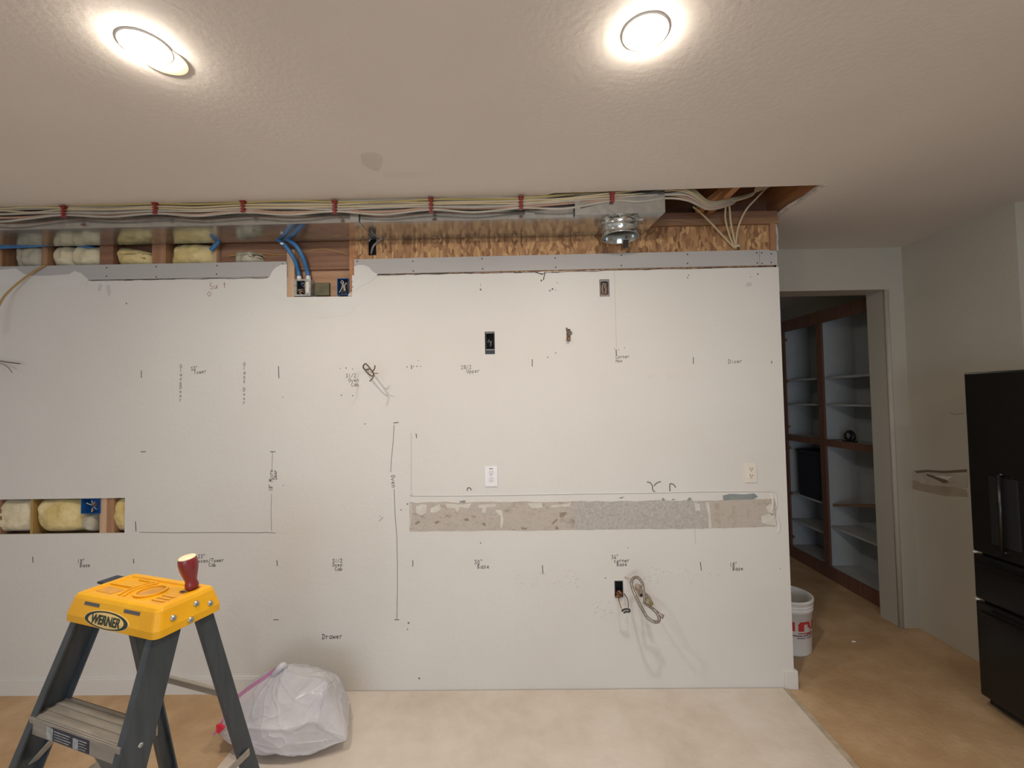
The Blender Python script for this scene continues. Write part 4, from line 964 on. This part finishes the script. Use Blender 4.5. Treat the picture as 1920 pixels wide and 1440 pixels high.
# ---- braided flexible gas hose looped from its valve
t = thing('flexible_hose', tuple(onY(1198, 1104)), 'braided steel flexible hose looped from a wall fitting, brass valve on it', 'hose')
hp = [(1200, 1108, .02), (1206, 1114, .07), (1216, 1121, .12), (1222, 1130, .14), (1214, 1131, .16), (1208, 1127, .17)]
loop = [(1212, 1112, .10), (1206, 1120, .0)]
MB().tube(smooth_path([off(1205, 1111, .05), off(1210, 1113, .10), off(1217, 1120, .13), off(1222, 1131, .15)], 10), .007, 10).build('valve_branch', M['hose'], t)
big = [(1236, 1151, .15), (1228, 1145, .16), (1218, 1137, .17), (1209, 1130, .175), (1209, 1124, .18), (1206, 1106, .17), (1204, 1093, .14), (1196, 1083, .11), (1188, 1084, .09), (1184, 1092, .09), (1187, 1106, .11), (1194, 1122, .14), (1204, 1142, .17), (1213, 1157, .19), (1224, 1165, .20), (1233, 1166, .20), (1236, 1160, .19), (1232, 1150, .18), (1224, 1141, .17)]
MB().tube(smooth_path([off(*p) for p in big], 9), .0085, 10).build('hose_loop', M['hose'], t)
MB().tube([off(1233, 1148, .17), off(1238, 1154, .175), off(1244, 1157, .18)], [.008, .0125, .0125], 6).build('end_nut', M['fit'], t)
MB().tube([off(1213, 1121, .11), off(1216, 1124, .125), off(1221, 1131, .14), off(1223, 1135, .145)], [.006, .0125, .0125, .008], 8).build('brass_valve', M['brass'], t)
MB().lathe([(.020, 0), (.020, .006), (.012, .010), (.012, .05), (.016, .052), (.016, .07), (.010, .075)], 16, Matrix.Translation(onY(1196, 1101)) @ Matrix.Rotation(math.radians(100), 4, 'X')).build('wall_fitting', M['fit'], t)
MB().tube([off(1171, 1082, .002), off(1182, 1086, .02), off(1186, 1088, .04)], .002, 6).build('thin_lead', M['cable_orange'], t)

# ---- stepladder
CZ = 1.118
pL = onZ(146, 1110, CZ); pF = onZ(297, 1140, CZ); pB = onZ(251, 1074, CZ); pRr = onZ(397, 1097, CZ)
cc = (pL + pF + pB + pRr) / 4
dirx = ((pF - pL) + (pRr - pB)).normalized()
ang = math.atan2(dirx.y, dirx.x)
HW = ((pF - pL).length + (pRr - pB).length) / 4; HD = ((pB - pL).length + (pRr - pF).length) / 4
lad = thing('stepladder', (cc.x, cc.y, 0), 'yellow-capped stepladder with dark grey rails standing at the left front', 'stepladder', rotz=ang)
# local frame: x to the ladder's right, -y its front, z up
SK = 0.078
bm = bmesh.new()
def cap_mesh():
    mb = MB(); e = .021
    top = [(-HW, -HD), (HW, -HD), (HW, HD), (-HW, HD)]
    def ring(x, y, z, r, k=4):
        out = []
        for sx, sy, a0 in ((1, 1, 0), (-1, 1, 90), (-1, -1, 180), (1, -1, 270)):
            for i in range(k + 1):
                a = math.radians(a0 + 90 * i / k)
                out.append(Vector((sx * (x - r) + r * math.cos(a), sy * (y - r) + r * math.sin(a), z)))
        return out
    rings = [ring(HW + e, HD + e, CZ - SK, .02), ring(HW + e, HD + e, CZ - SK + .02, .02), ring(HW + .008, HD + .008, CZ - .012, .016), ring(HW + .003, HD + .003, CZ - .003, .014), ring(HW - .004, HD - .004, CZ, .012), ring(HW - .020, HD - .020, CZ, .006), ring(HW - .022, HD - .022, CZ - .005, .006)]
    n = len(rings[0]); vs = [p for r in rings for p in r]; fs = []
    for i in range(len(rings) - 1):
        for k in range(n): fs.append((i * n + k, i * n + (k + 1) % n, (i + 1) * n + (k + 1) % n, (i + 1) * n + k))
    fs.append([(len(rings) - 1) * n + k for k in range(n)])
    fs.append([k for k in range(n)][::-1])
    mb.add(vs, fs)
    return mb
cap = cap_mesh().build('top_cap', M['yellow'], lad, local=True)
def capart(mb, name, mat): return mb.build(name, mat, cap, local=True)
# ribs and recesses moulded in the top
zt_ = CZ - .005
def arc(cx, cy, r0, r1, a0, a1, z0, z1, n=18):
    mb = MB()
    for i in range(n):
        t0 = math.radians(a0 + (a1 - a0) * i / n); t1 = math.radians(a0 + (a1 - a0) * (i + 1) / n)
        q = [(cx + math.cos(t) * r, cy + math.sin(t) * r) for t, r in ((t0, r0), (t1, r0), (t1, r1), (t0, r1))]
        mb.prism([(x, y, z0) for x, y in q], (0, 0, z1 - z0))
    return mb
capart(arc(.035, -.005, .036, .043, 0, 360, zt_, CZ + .001, 28), 'moulded_ring', M['yellow'])
capart(MB().lathe([(.0355, 0), (.0001, 0)], 28, Matrix.Translation((.035, -.005, zt_ + .0006))), 'round_recess', M['yellow_mottled'])
capart(arc(.035, -.005, .062, .070, 132, 228, zt_, CZ, 18), 'moulded_rib', M['yellow'])
capart(arc(.035, -.005, .080, .086, 145, 215, zt_, CZ, 18), 'moulded_rib', M['yellow'])
capart(MB().box(-HW + .022, -.062, -.004, .002, zt_, CZ), 'moulded_rib', M['yellow'])
capart(MB().prism([(-HW + .03, -.048, zt_ + .0005), (-.075, -.05, zt_ + .0005), (-.065, -.018, zt_ + .0005), (-HW + .03, -.012, zt_ + .0005)], (0, 0, .0004)), 'tray_recess', M['yellow_mottled'])
capart(MB().prism([(.098, -.055, zt_ + .0005), (HW - .026, -.052, zt_ + .0005), (HW - .026, .012, zt_ + .0005), (.098, .0, zt_ + .0005)], (0, 0, .0004)), 'tray_recess', M['yellow_mottled'])
for yy in (-.045, -.030, -.015): capart(MB().box(.10, HW - .028, yy, yy + .005, zt_, CZ - .001), 'moulded_rib', M['yellow'])
for yy in (.02, .04): capart(MB().box(.118, .135, yy, yy + .008, zt_ + .0002, zt_ + .001), 'slot', M['slot'])
capart(MB().box(-.10, -.02, HD - .035, HD - .029, zt_, CZ), 'moulded_rib', M['yellow'])
# front skirt: slots, oval badge with lettering
def fy(z):                                             # y of the sloped front skirt at height z
    t = (CZ - .012 - z) / (SK - .032); t = max(0, min(1, t)); return -(HD + .008 + t * .013)
nF = Vector((0, -1, .33)).normalized()
for sx in (-1, 1):
    x = sx * .088
    capart(MB().hexa([(x - .034, fy(CZ - .025) - .0006, CZ - .025), (x + .034, fy(CZ - .025) - .0006, CZ - .025), (x + .034, fy(CZ - .025) + .004, CZ - .025), (x - .034, fy(CZ - .025) + .004, CZ - .025), (x - .034, fy(CZ - .016) - .0006, CZ - .016), (x + .034, fy(CZ - .016) - .0006, CZ - .016), (x + .034, fy(CZ - .016) + .004, CZ - .016), (x - .034, fy(CZ - .016) + .004, CZ - .016)]), 'slot', M['slot'])
bz = CZ - .0535
def oval(rx, rz, lift, n=48):
    out = []
    for k in range(n):
        a = 2 * math.pi * k / n; z = bz + rz * math.sin(a)
        out.append(Vector((rx * math.cos(a) - .006, fy(z) - lift, z)))
    return out
badge = capart(MB().prism(oval(.094, .0235, .0004), (0, -.0012, 0)), 'badge', M['badge_green'])
capart(MB().prism(oval(.097, .0252, .0001), (0, -.0012, 0)), 'badge_rim', M['badge_cream'])
capart(MB().prism(oval(.077, .0198, .0012), (0, -.0010, 0)), 'badge_field', M['badge_cream'])
def text_mesh(body, size, mat, name, parent, mtx, bold=0.0):
    cu = bpy.data.curves.new(name, 'FONT'); cu.body = body; cu.size = size; cu.align_x = 'CENTER'; cu.align_y = 'CENTER'; cu.extrude = .0004; cu.offset = bold
    tmp = bpy.data.objects.new(name + '_tmp', cu); COL.objects.link(tmp)
    dg = bpy.context.evaluated_depsgraph_get(); me = bpy.data.meshes.new_from_object(tmp.evaluated_get(dg))
    COL.objects.unlink(tmp); bpy.data.objects.remove(tmp)
    me.transform(mtx); me.name = name
    me.materials.clear(); me.materials.append(mat)
    o = bpy.data.objects.new(name, me); COL.objects.link(o); o.parent = parent; return o
tilt = math.atan2(.013, SK - .032)
mt = Matrix.Translation((-.006, fy(bz) - .0028, bz)) @ Matrix.Rotation(math.radians(90) - tilt, 4, 'X')
text_mesh('WERNER', .034, M['badge_green'], 'badge_lettering', cap, mt @ Matrix.Diagonal((.92, 1, 1, 1)), .0007)
# side skirt rivets
def fx(z):
    t = max(0, min(1, (CZ - .012 - z) / (SK - .032))); return HW + .008 + t * .013
for (yy, dz) in ((-.048, .040), (.020, .030), (.060, .046), (-.002, .066)):
    for sx in (1, -1):
        capart(MB().lathe([(.0085, 0), (.0085, .002), (.006, .004), (.0001, .0045)], 14, Matrix.Translation((sx * fx(CZ - dz), yy, CZ - dz)) @ Matrix.Rotation(sx * math.radians(90 - 18), 4, 'Y')), 'rivet', M['bolt'])
# rails: C channels. (top point, bottom point) centre of the web
ZB = CZ - SK + .035
FT, FB = -.040, -.395                                   # front rail y at top / floor
BT, BBk = .052, .300                                    # rear rail y
RT, RB = HW - .004, HW + .085                           # rail x at top / floor
def channel(top, bot, wtop, wbot, side, th=.005, fl=.024):
    top = Vector(top); bot = Vector(bot); ax = Vector((0, 1, 0)); inn = Vector((-side, 0, 0))
    mb = MB()
    def slabm(o0, o1, a0, a1):                           # a: along y offset fraction pair, o: inward offset pair
        p = []
        for P, w in ((bot, wbot), (top, wtop)):
            p += [P + ax * (a0(w)) + inn * o0, P + ax * (a1(w)) + inn * o0, P + ax * (a1(w)) + inn * o1, P + ax * (a0(w)) + inn * o1]
        mb.hexa(p)
    slabm(0, th, lambda w: -w / 2, lambda w: w / 2)
    slabm(th, fl, lambda w: -w / 2, lambda w: -w / 2 + th)
    slabm(th, fl, lambda w: w / 2 - th, lambda w: w / 2)
    return mb
zfoot = .012
for s in (-1, 1):
    channel((s * RT, FT, ZB), (s * RB, FB, zfoot), .080, .080, s).build('rail', M['rail'], lad, local=True)
    channel((s * (RT - .004), BT, ZB), (s * (RB - .01), BBk, zfoot), .048, .048, s, fl=.020).build('rear_rail', M['rail'], lad, local=True)
    MB().rbox(s * RB - .02, s * RB + .02, FB - .05, FB + .05, 0, .016, .004).build('foot', M['black'], lad, local=True)
    MB().rbox(s * (RB - .01) - .018, s * (RB - .01) + .018, BBk - .035, BBk + .035, 0, .016, .004).build('foot', M['black'], lad, local=True)
def lerp(a, b, t): return a + (b - a) * t
def fr(z):
    t = (ZB - z) / (ZB - zfoot); return lerp(RT, RB, t), lerp(FT, FB, t), lerp(RT - .004, RB - .01, t), lerp(BT, BBk, t)
for zi, z in enumerate((.806, .525, .245)):
    x, y, xr, yr = fr(z)
    x -= .006
    st_ = MB().box(-x, x, y - .042, y + .046, z - .004, z).box(-x, x, y - .045, y - .041, z - .044, z).box(-x, x, y + .042, y + .046, z - .03, z).build('step', M['alu'], lad, local=True)
    for k in range(4):
        yy = y - .036 + k * .023
        MB().box(-x, x, yy, yy + .009, z, z + .0025).build('tread_rib', M['alu'], st_, local=True)
    for s in (-1, 1):
        MB().beam((s * (x - .002), y - .035, z - .13), (s * (x - .10), y - .035, z - .04), .004, .022, (0, 1, 0)).build('knee_brace', M['alu'], lad, local=True)
        MB().lathe([(.007, 0), (.006, .003), (.0001, .004)], 12, Matrix.Translation((s * (x + .006), y, z - .022)) @ Matrix.Rotation(s * math.radians(90), 4, 'Y')).build('rivet', M['bolt'], lad, local=True)
    if zi == 0:
        dc = MB().box(-x + .105, -x + .265, y - .0465, y - .045, z - .040, z - .006).build('sticker', M['decal'], st_, local=True)
        MB().box(-x + .085, -x + .112, y - .0475, y - .046, z - .039, z - .008).build('sticker_label', M['decal_white'], st_, local=True)
        MB().box(-x + .200, -x + .222, y - .0475, y - .046, z - .039, z - .012).build('sticker_label', M['decal_white'], st_, local=True)
        for r_ in range(4):
            MB().box(-x + .118, -x + .19 - .008 * (r_ % 2), y - .0474, y - .046, z - .014 - r_ * .007, z - .0122 - r_ * .007).build('printed_line', M['decal_white'], st_, local=True)
            MB().box(-x + .226, -x + .258 - .006 * (r_ % 2), y - .0474, y - .046, z - .014 - r_ * .007, z - .0122 - r_ * .007).build('printed_line', M['decal_white'], st_, local=True)
for z in (.735, .32):                                    # rear cross braces
    x, y, xr, yr = fr(z)
    MB().box(-xr + .006, xr - .006, yr + .014, yr + .017, z - .014, z + .014).box(-xr + .006, xr - .006, yr + .003, yr + .016, z + .012, z + .015).build('rear_brace', M['alu'], lad, local=True)
z = .52; x, y, xr, yr = fr(z)
for s in (-1, 1):                                       # spreader bars
    MB().beam((s * (xr + .004), yr, z + .02), (s * (x + .004), y, z - .01), .003, .022).build('spreader', M['alu'], lad, local=True)
MB().rbox(-HW - .048, -HW - .016, .005, .052, CZ - .05, CZ - .012, .004).rbox(-HW - .052, -HW - .012, .0, .057, CZ - .012, CZ - .005, .002).build('tool_cup', M['decal'], lad, local=True)

# ---- red handled tool standing in the cap
hb = onZ(361, 1104, CZ - .002)
hx = Vector((hb.x, hb.y, CZ - .003))
tool = thing('screwdriver', tuple(hx), 'dark red tool handle with cream end standing upright in the ladder cap', 'screwdriver')
TM = Matrix.Translation(hx) @ Matrix.Rotation(math.radians(-5), 4, 'Y') @ Matrix.Rotation(math.radians(7), 4, 'X')
def fluted(prof, n=30):
    mb = MB(); vs = []; fs = []
    for (r, z, fl_) in prof:
        for k in range(n):
            a = 2 * math.pi * k / n; q = r * (1 - fl_ * (0.5 + .5 * math.cos(6 * a)))
            vs.append(TM @ Vector((q * math.cos(a), q * math.sin(a), z)))
    for i in range(len(prof) - 1):
        for k in range(n): fs.append((i * n + k, i * n + (k + 1) % n, (i + 1) * n + (k + 1) % n, (i + 1) * n + k))
    mb.add(vs, fs, True); mb.f.append(list(range(n))[::-1]); mb.s.append(False)
    return mb
fluted([(.010, 0, 0), (.016, .004, 0), (.0185, .012, 0), (.0175, .020, 0), (.0155, .027, .03), (.0165, .034, .06), (.0205, .048, .08), (.0245, .066, .07), (.0262, .084, .04), (.0250, .098, 0), (.0235, .102, 0)]).build('handle', M['handle_red'], tool)
MB().lathe([(.0235, .1015), (.0230, .104), (.020, .106), (.0001, .1065)], 24, TM).build('end_cap', M['handle_end'], tool)

# ---- rubbish bag
bc = Vector((-1.195, 2.285, 0))
def bag():
    # taut plastic over lumps: hull of the pull points, smoothed, with fine creases between them
    Y0 = 2.24
    sil = [(410, 1386, 2.17), (418, 1352, 2.20), (447, 1310, 2.22), (487, 1279, 2.24), (520, 1258, 2.27), (548, 1252, 2.32), (574, 1257, 2.30), (598, 1268, 2.25), (612, 1288, 2.20), (626, 1318, 2.18), (640, 1345, 2.16), (647, 1386, 2.16),
           (612, 1398, 2.15), (566, 1410, 2.11), (520, 1420, 2.085), (475, 1410, 2.10), (440, 1398, 2.14)]
    P = [onY(*q) for q in sil]
    cm_ = Vector((-1.19, 2.2, .14))
    P = [cm_ + (p - cm_) * 1.07 for p in P]
    front = [(470, 1330, 2.10), (520, 1318, 2.08), (560, 1300, 2.10), (600, 1310, 2.10), (610, 1350, 2.09), (560, 1365, 2.04), (500, 1370, 2.04), (450, 1365, 2.09), (540, 1400, 2.05), (490, 1400, 2.07), (590, 1385, 2.09)]
    P += [onY(*q) for q in front]
    for p in list(P[:12]):                                # mirrored bulk at the back
        yb = 2.62 - (p.y - 2.08) * .9
        P.append(Vector((max(p.x * yb / p.y * .99, -1.52), yb, max(.01, p.z * .62))))
    for p in P: p.y = min(p.y, 2.57); p.z = max(p.z, .007)
    bm = bmesh.new()
    for p in P: bm.verts.new(p)
    bmesh.ops.convex_hull(bm, input=list(bm.verts))
    for v in [v for v in bm.verts if not v.link_faces]: bm.verts.remove(v)
    bmesh.ops.triangulate(bm, faces=bm.faces[:])
    for it in range(5):
        bmesh.ops.subdivide_edges(bm, edges=bm.edges[:], cuts=1, use_grid_fill=True)
        if it < 3: bmesh.ops.smooth_vert(bm, verts=bm.verts[:], factor=.32, use_axis_x=True, use_axis_y=True, use_axis_z=True)
    bm.normal_update()
    ctr = Vector((-1.2, 2.3, .15))
    new = []
    corners = [onY(618, 1276, 2.20), onY(645, 1384, 2.16), onY(525, 1256, 2.26), onY(412, 1380, 2.17)]
    for v in bm.verts:
        p = v.co; n = v.normal
        d = 0.0
        for c_ in corners:                                # pleats radiate from the gathered corners
            w = p - c_; L = w.length
            a = math.atan2(w.z, w.x) * 5 + w.y * 14
            d += .010 * (1 - abs(math.sin(a + 2 * mnoise.noise(p * 7)))) ** 5 * math.exp(-L / .2)
        q = Vector((p.x * 6 + p.z * 7, p.y * 6, p.z * 10 - p.x * 6))
        d += .007 * max(0, 1 - abs(mnoise.noise(q * .6)) * 5.0) ** 2
        d += .003 * max(0, 1 - abs(mnoise.noise(q * 1.5 + Vector((4, 8, 1)))) * 5.0) ** 2
        d += .007 * mnoise.noise(p * 5.5)
        new.append(p + n * d)
    pulls = [(onY(617, 1270, 2.18), .060, .80), (onY(651, 1389, 2.15), .075, .80), (onY(531, 1246, 2.25), .055, .75), (onY(405, 1372, 2.15), .07, .6)]
    for i in range(len(new)):                             # gathered corners pulled out into points
        for c_, sg, k_ in pulls:
            e = math.exp(-((new[i] - c_).length / sg) ** 2 * .5)
            new[i] = new[i].lerp(c_, k_ * e)
    for v, p in zip(bm.verts, new):
        p.z = max(p.z, .0068); p.y = min(p.y, 2.58); v.co = p
    bm.verts.index_update()
    mb = MB().add([v.co.copy() for v in bm.verts], [[v.index for v in f.verts] for f in bm.faces], True)
    bm.free(); return mb
bg = thing('rubbish_bag', (bc.x, bc.y, .006), 'full white plastic rubbish bag with pink drawstring on the floor behind the ladder', 'rubbish bag')
bo = bag().build('bag_body', M['bag'], bg)
def ribbon(pts, w, mat, name, parent):
    P = smooth_path(pts, 6); mb = MB()
    for i in range(len(P) - 1):
        up = Vector((0, -.35, .9)).normalized() * w / 2
        nrm = Vector((0, -.0015, 0))
        a, b = P[i], P[i + 1]
        mb.hexa([a - up, b - up, b - up - nrm, a - up - nrm, a + up, b + up, b + up - nrm, a + up - nrm])
    mb.build(name, mat, parent)
ribbon([onY(436, 1316, 2.19), onY(455, 1299, 2.20), onY(480, 1281, 2.21), onY(505, 1264, 2.23), onY(518, 1254, 2.25)], .026, M['pink'], 'drawstring', bg)
ribbon([onY(400, 1378, 2.13), onY(412, 1362, 2.14), onY(420, 1345, 2.15)], .022, M['pink'], 'drawstring', bg)
MB().prism([onY(405, 1360, 2.12), onY(411, 1359, 2.12), onY(420, 1366, 2.12), (onY(411, 1376, 2.12)), onY(406, 1374, 2.12)], (0, .012, 0)).build('tie_end', M['redtie'], bg)
MB().tube(smooth_path([onY(512, 1268, 2.24), onY(522, 1256, 2.23), onY(530, 1248, 2.24), onY(534, 1253, 2.26), onY(527, 1262, 2.27)], 6), [.012] + [.016] * 23 + [.012], 10).build('bag_ear', M['bag'], bg)

# ---- bookcase beyond the opening (plane x = BX faces the passage)
BX = 2.83; BY0, BY1 = 3.44, 4.72; BZ1 = 2.47; BD = .30
bk = thing('built_in_bookcase', (BX + BD / 2, (BY0 + BY1) / 2, 0), 'white bookcase with dark brown face frame beyond the opening', 'bookcase')
def bkp(name, mat, *bx): 
    m = MB()
    for q in bx: m.box(*q)
    return m.build(name, mat, bk)
SX0 = BX + .021
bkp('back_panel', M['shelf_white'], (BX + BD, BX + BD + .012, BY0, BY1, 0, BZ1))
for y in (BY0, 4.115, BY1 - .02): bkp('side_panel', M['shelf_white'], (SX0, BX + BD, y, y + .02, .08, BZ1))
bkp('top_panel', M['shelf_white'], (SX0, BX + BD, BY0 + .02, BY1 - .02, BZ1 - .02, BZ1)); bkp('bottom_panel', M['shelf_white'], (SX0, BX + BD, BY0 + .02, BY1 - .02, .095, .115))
for y0, y1 in ((BY0, BY0 + .045), (4.09, 4.16), (BY1 - .06, BY1)): bkp('stile', M['trimwood'], (BX, BX + .02, y0, y1, 0, BZ1))
for seg in ((BY0 + .045, 4.09), (4.16, BY1 - .06)):
    bkp('top_rail', M['trimwood'], (BX + .001, BX + .021, *seg, BZ1 - .115, BZ1))
    bkp('middle_rail', M['trimwood'], (BX + .001, BX + .021, *seg, 1.215, 1.275))
    bkp('kick_rail', M['trimwood'], (BX + .001, BX + .021, *seg, 0.0, .115))
shelf_obj = {}
for z in (1.85, 1.60, 1.262): 
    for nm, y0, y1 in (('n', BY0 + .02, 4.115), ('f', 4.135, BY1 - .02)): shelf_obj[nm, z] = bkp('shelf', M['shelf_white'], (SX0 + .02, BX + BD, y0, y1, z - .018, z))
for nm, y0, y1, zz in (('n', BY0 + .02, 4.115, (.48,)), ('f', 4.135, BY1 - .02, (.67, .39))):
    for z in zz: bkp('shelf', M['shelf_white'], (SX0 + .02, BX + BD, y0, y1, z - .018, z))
for py, z in ((0, 2.27), (0, 1.83), (0, 1.36), (0, 1.14), (0, .665), (0, .22)):
    MB().box(BX - .004, BX + .012, BY1 - .11, BY1 - .055, z - .012, z + .012).build('hinge', M['header'], bk)
tag(MB().hexa([(SX0 + .03, 3.47, .80), (BX + BD - .02, 3.47, .80), (BX + BD - .02, 4.09, .66), (SX0 + .03, 4.09, .66), (SX0 + .03, 3.47, .82), (BX + BD - .02, 3.47, .82), (BX + BD - .02, 4.09, .68), (SX0 + .03, 4.09, .68)]).build('loose_board', M['board']), 'brown board propped at a slant on the bookcase, near bay', 'board')
# dark bin on the far lower shelf
t = thing('storage_bin', (BX + .17, 4.42, .67), 'dark navy storage bin on the far lower shelf of the bookcase', 'bin')
MB().rbox(BX + .045, BX + .285, 4.17, 4.56, .671, 1.10, .012).build('body', M['bin'], t)
MB().rbox(BX + .035, BX + .290, 4.155, 4.575, 1.10, 1.135, .006).build('lid', M['bin'], t)
# black coil on the middle shelf
t = thing('cable_coil', (BX + .12, 3.80, 1.262), 'small black coil of cord on the middle shelf of the bookcase', 'coil')
rg = random.Random(3); P = []
q0 = onX(1592, 818, BX + .12)
for k in range(170):
    a = k / 170 * 2 * math.pi * 6.3
    r = .043 + .008 * math.sin(a * .41 + 1)
    P.append((BX + .12 + .016 * math.sin(k * .11), q0.y + math.cos(a) * r * 1.1, 1.262 + .0545 + math.sin(a) * r * .9))
MB().tube(P, .005, 6).build('loops', M['blackthing'], t)
MB().tube(smooth_path([(BX + .10, q0.y - .05, 1.275), (BX + .08, q0.y - .09, 1.268), (BX + .06, q0.y - .13, 1.268)], 6), .006, 6).build('tail', M['blackthing'], t)
MB().tube(smooth_path([(BX + .10, q0.y + .05, 1.28), (BX + .08, q0.y + .12, 1.27), (BX + .06, q0.y + .22, 1.266), (BX + .07, q0.y + .30, 1.268)], 6), .003, 6).build('lead', M['blackthing'], t)
MB().rbox(BX + .09, BX + .15, q0.y - .06, q0.y + .05, 1.2625, 1.275, .003).build('base', M['blackthing'], t)

# ---- pail in the passage
pr_ = onZ(1508, 1206, 0)
px_, py_ = pr_.x - .125, 3.03
t = thing('white_pail', (px_, py_, 0), 'white plastic pail with red print half hidden behind the wall end', 'pail')
TP = Matrix.Translation((px_, py_, 0))
MB().lathe([(.0001, .004), (.122, .004), (.128, .0), (.131, .01), (.140, .275), (.148, .276), (.148, .300), (.146, .302), (.149, .304), (.149, .318), (.147, .320), (.150, .323), (.150, .338), (.153, .340), (.153, .352), (.144, .354), (.1375, .350), (.1365, .27), (.126, .02), (.0001, .012)], 56, TP).build('body', M['pail'], t)
def on_pail(a_deg, z, r=None):
    a = math.radians(a_deg); rr_ = (.131 + (z - .01) * (.009 / .265)) + .0012
    return Vector((px_ + math.cos(a) * rr_, py_ + math.sin(a) * rr_, z))
def pprint(name, mat, quads):
    mb = MB()
    for (a0, a1, z0, z1) in quads:
        n = max(2, int(abs(a1 - a0) / 5))
        for i in range(n):
            b0 = a0 + (a1 - a0) * i / n; b1 = a0 + (a1 - a0) * (i + 1) / n
            mb.add([on_pail(b0, z0), on_pail(b1, z0), on_pail(b1, z1), on_pail(b0, z1)], [(0, 1, 2, 3)])
    mb.build(name, mat, t)
pprint('red_print', M['red_print'], [(-96, -80, .165, .214), (-92, -62, .208, .224), (-68, -58, .185, .212), (-60, -54, .168, .188), (-50, -42, .165, .226), (-40, -34, .165, .200), (-96, -48, .148, .154), (-72, -56, .143, .150), (-130, -104, .165, .224)])
pprint('grey_print', M['grey_print'], [(-110, -84, .132, .140), (-82, -66, .132, .140), (-64, -40, .132, .140), (-100, -76, .118, .124), (-72, -48, .118, .124)])
# scrap on the floor
tag(MB().hexa([onZ(1600, 1203) + Vector(v) for v in ((-.012, -.006, 0), (.014, -.008, 0), (.012, .006, 0), (-.01, .008, 0), (-.008, -.004, .004), (.01, -.004, .005), (.008, .004, .005), (-.006, .004, .004))]).build('paper_scrap', M['plate_white']), 'tiny white scrap lying on the tan floor near the opening', 'scrap')

# ---- refrigerator
FX, FY0, FY1, FZ = 2.45, 1.52, 2.43, 1.795
t = thing('refrigerator', (FX + .38, (FY0 + FY1) / 2, 0), 'tall black four-door refrigerator at the right edge', 'refrigerator')
MB().box(FX + .07, FX + .80, FY0 + .004, FY1 - .004, .03, FZ - .012).build('cabinet', M['fridge'], t)
MB().rbox(FX, FX + .066, FY0 + .458, FY1, .835, FZ, .010).build('door', M['fridge'], t)
nd = MB().rbox(FX, FX + .066, FY0, FY0 + .452, .835, FZ, .010).build('door', M['fridge'], t)
d1 = MB().rbox(FX, FX + .066, FY0, FY1, .585, .822, .010).build('drawer', M['fridge'], t)
d2 = MB().rbox(FX, FX + .066, FY0, FY1, .075, .572, .010).build('drawer', M['fridge'], t)
MB().box(FX + .04, FX + .10, FY0 + .01, FY1 - .01, .03, .835).build('gasket', M['fridge_gap'], t)
for y in (FY0 + .05, FY1 - .05): MB().lathe([(.02, 0), (.02, .03)], 12, Matrix.Translation((FX + .12, y, 0)), True, True).build('foot', M['black'], t)
MB().rbox(FX - .004, FX + .01, FY1 - .235, FY1 - .10, .90, 1.25, .004).build('dispenser_panel', M['fridge_gap'], t)
MB().tube([(FX - .035, FY0 + .50, .93), (FX - .035, FY0 + .50, 1.62)], .011, 10).build('door_handle', M['chrome'], t)
MB().tube([(FX - .030, FY1 - .175, 1.27), (FX - .030, FY1 - .175, .88)], .009, 10).build('door_bar', M['chrome'], t)
for z in (1.27, .88): MB().tube([(FX - .030, FY1 - .175, z), (FX + .01, FY1 - .175, z)], .008, 8).build('bar_mount', M['chrome'], t)
for z, dname in ((.785, d1), (.535, d2)):
    MB().tube([(FX - .03, FY0 + .06, z), (FX - .03, FY1 - .06, z)], .010, 10).build('drawer_handle', M['chrome'], t)
    for y in (FY0 + .10, FY1 - .10): MB().tube([(FX - .03, y, z), (FX + .01, y, z)], .008, 8).build('handle_mount', M['chrome'], t)
MB().rbox(FX - .003, FX + .01, FY1 - .014, FY1 - .002, .826, .832, .001).build('gap_highlight', M['plate_white'], t)  # white bits here and below paint small highlights at the drawer gaps
MB().rbox(FX - .003, FX + .01, FY1 - .014, FY1 - .002, .575, .581, .001).build('gap_highlight', M['plate_white'], t)
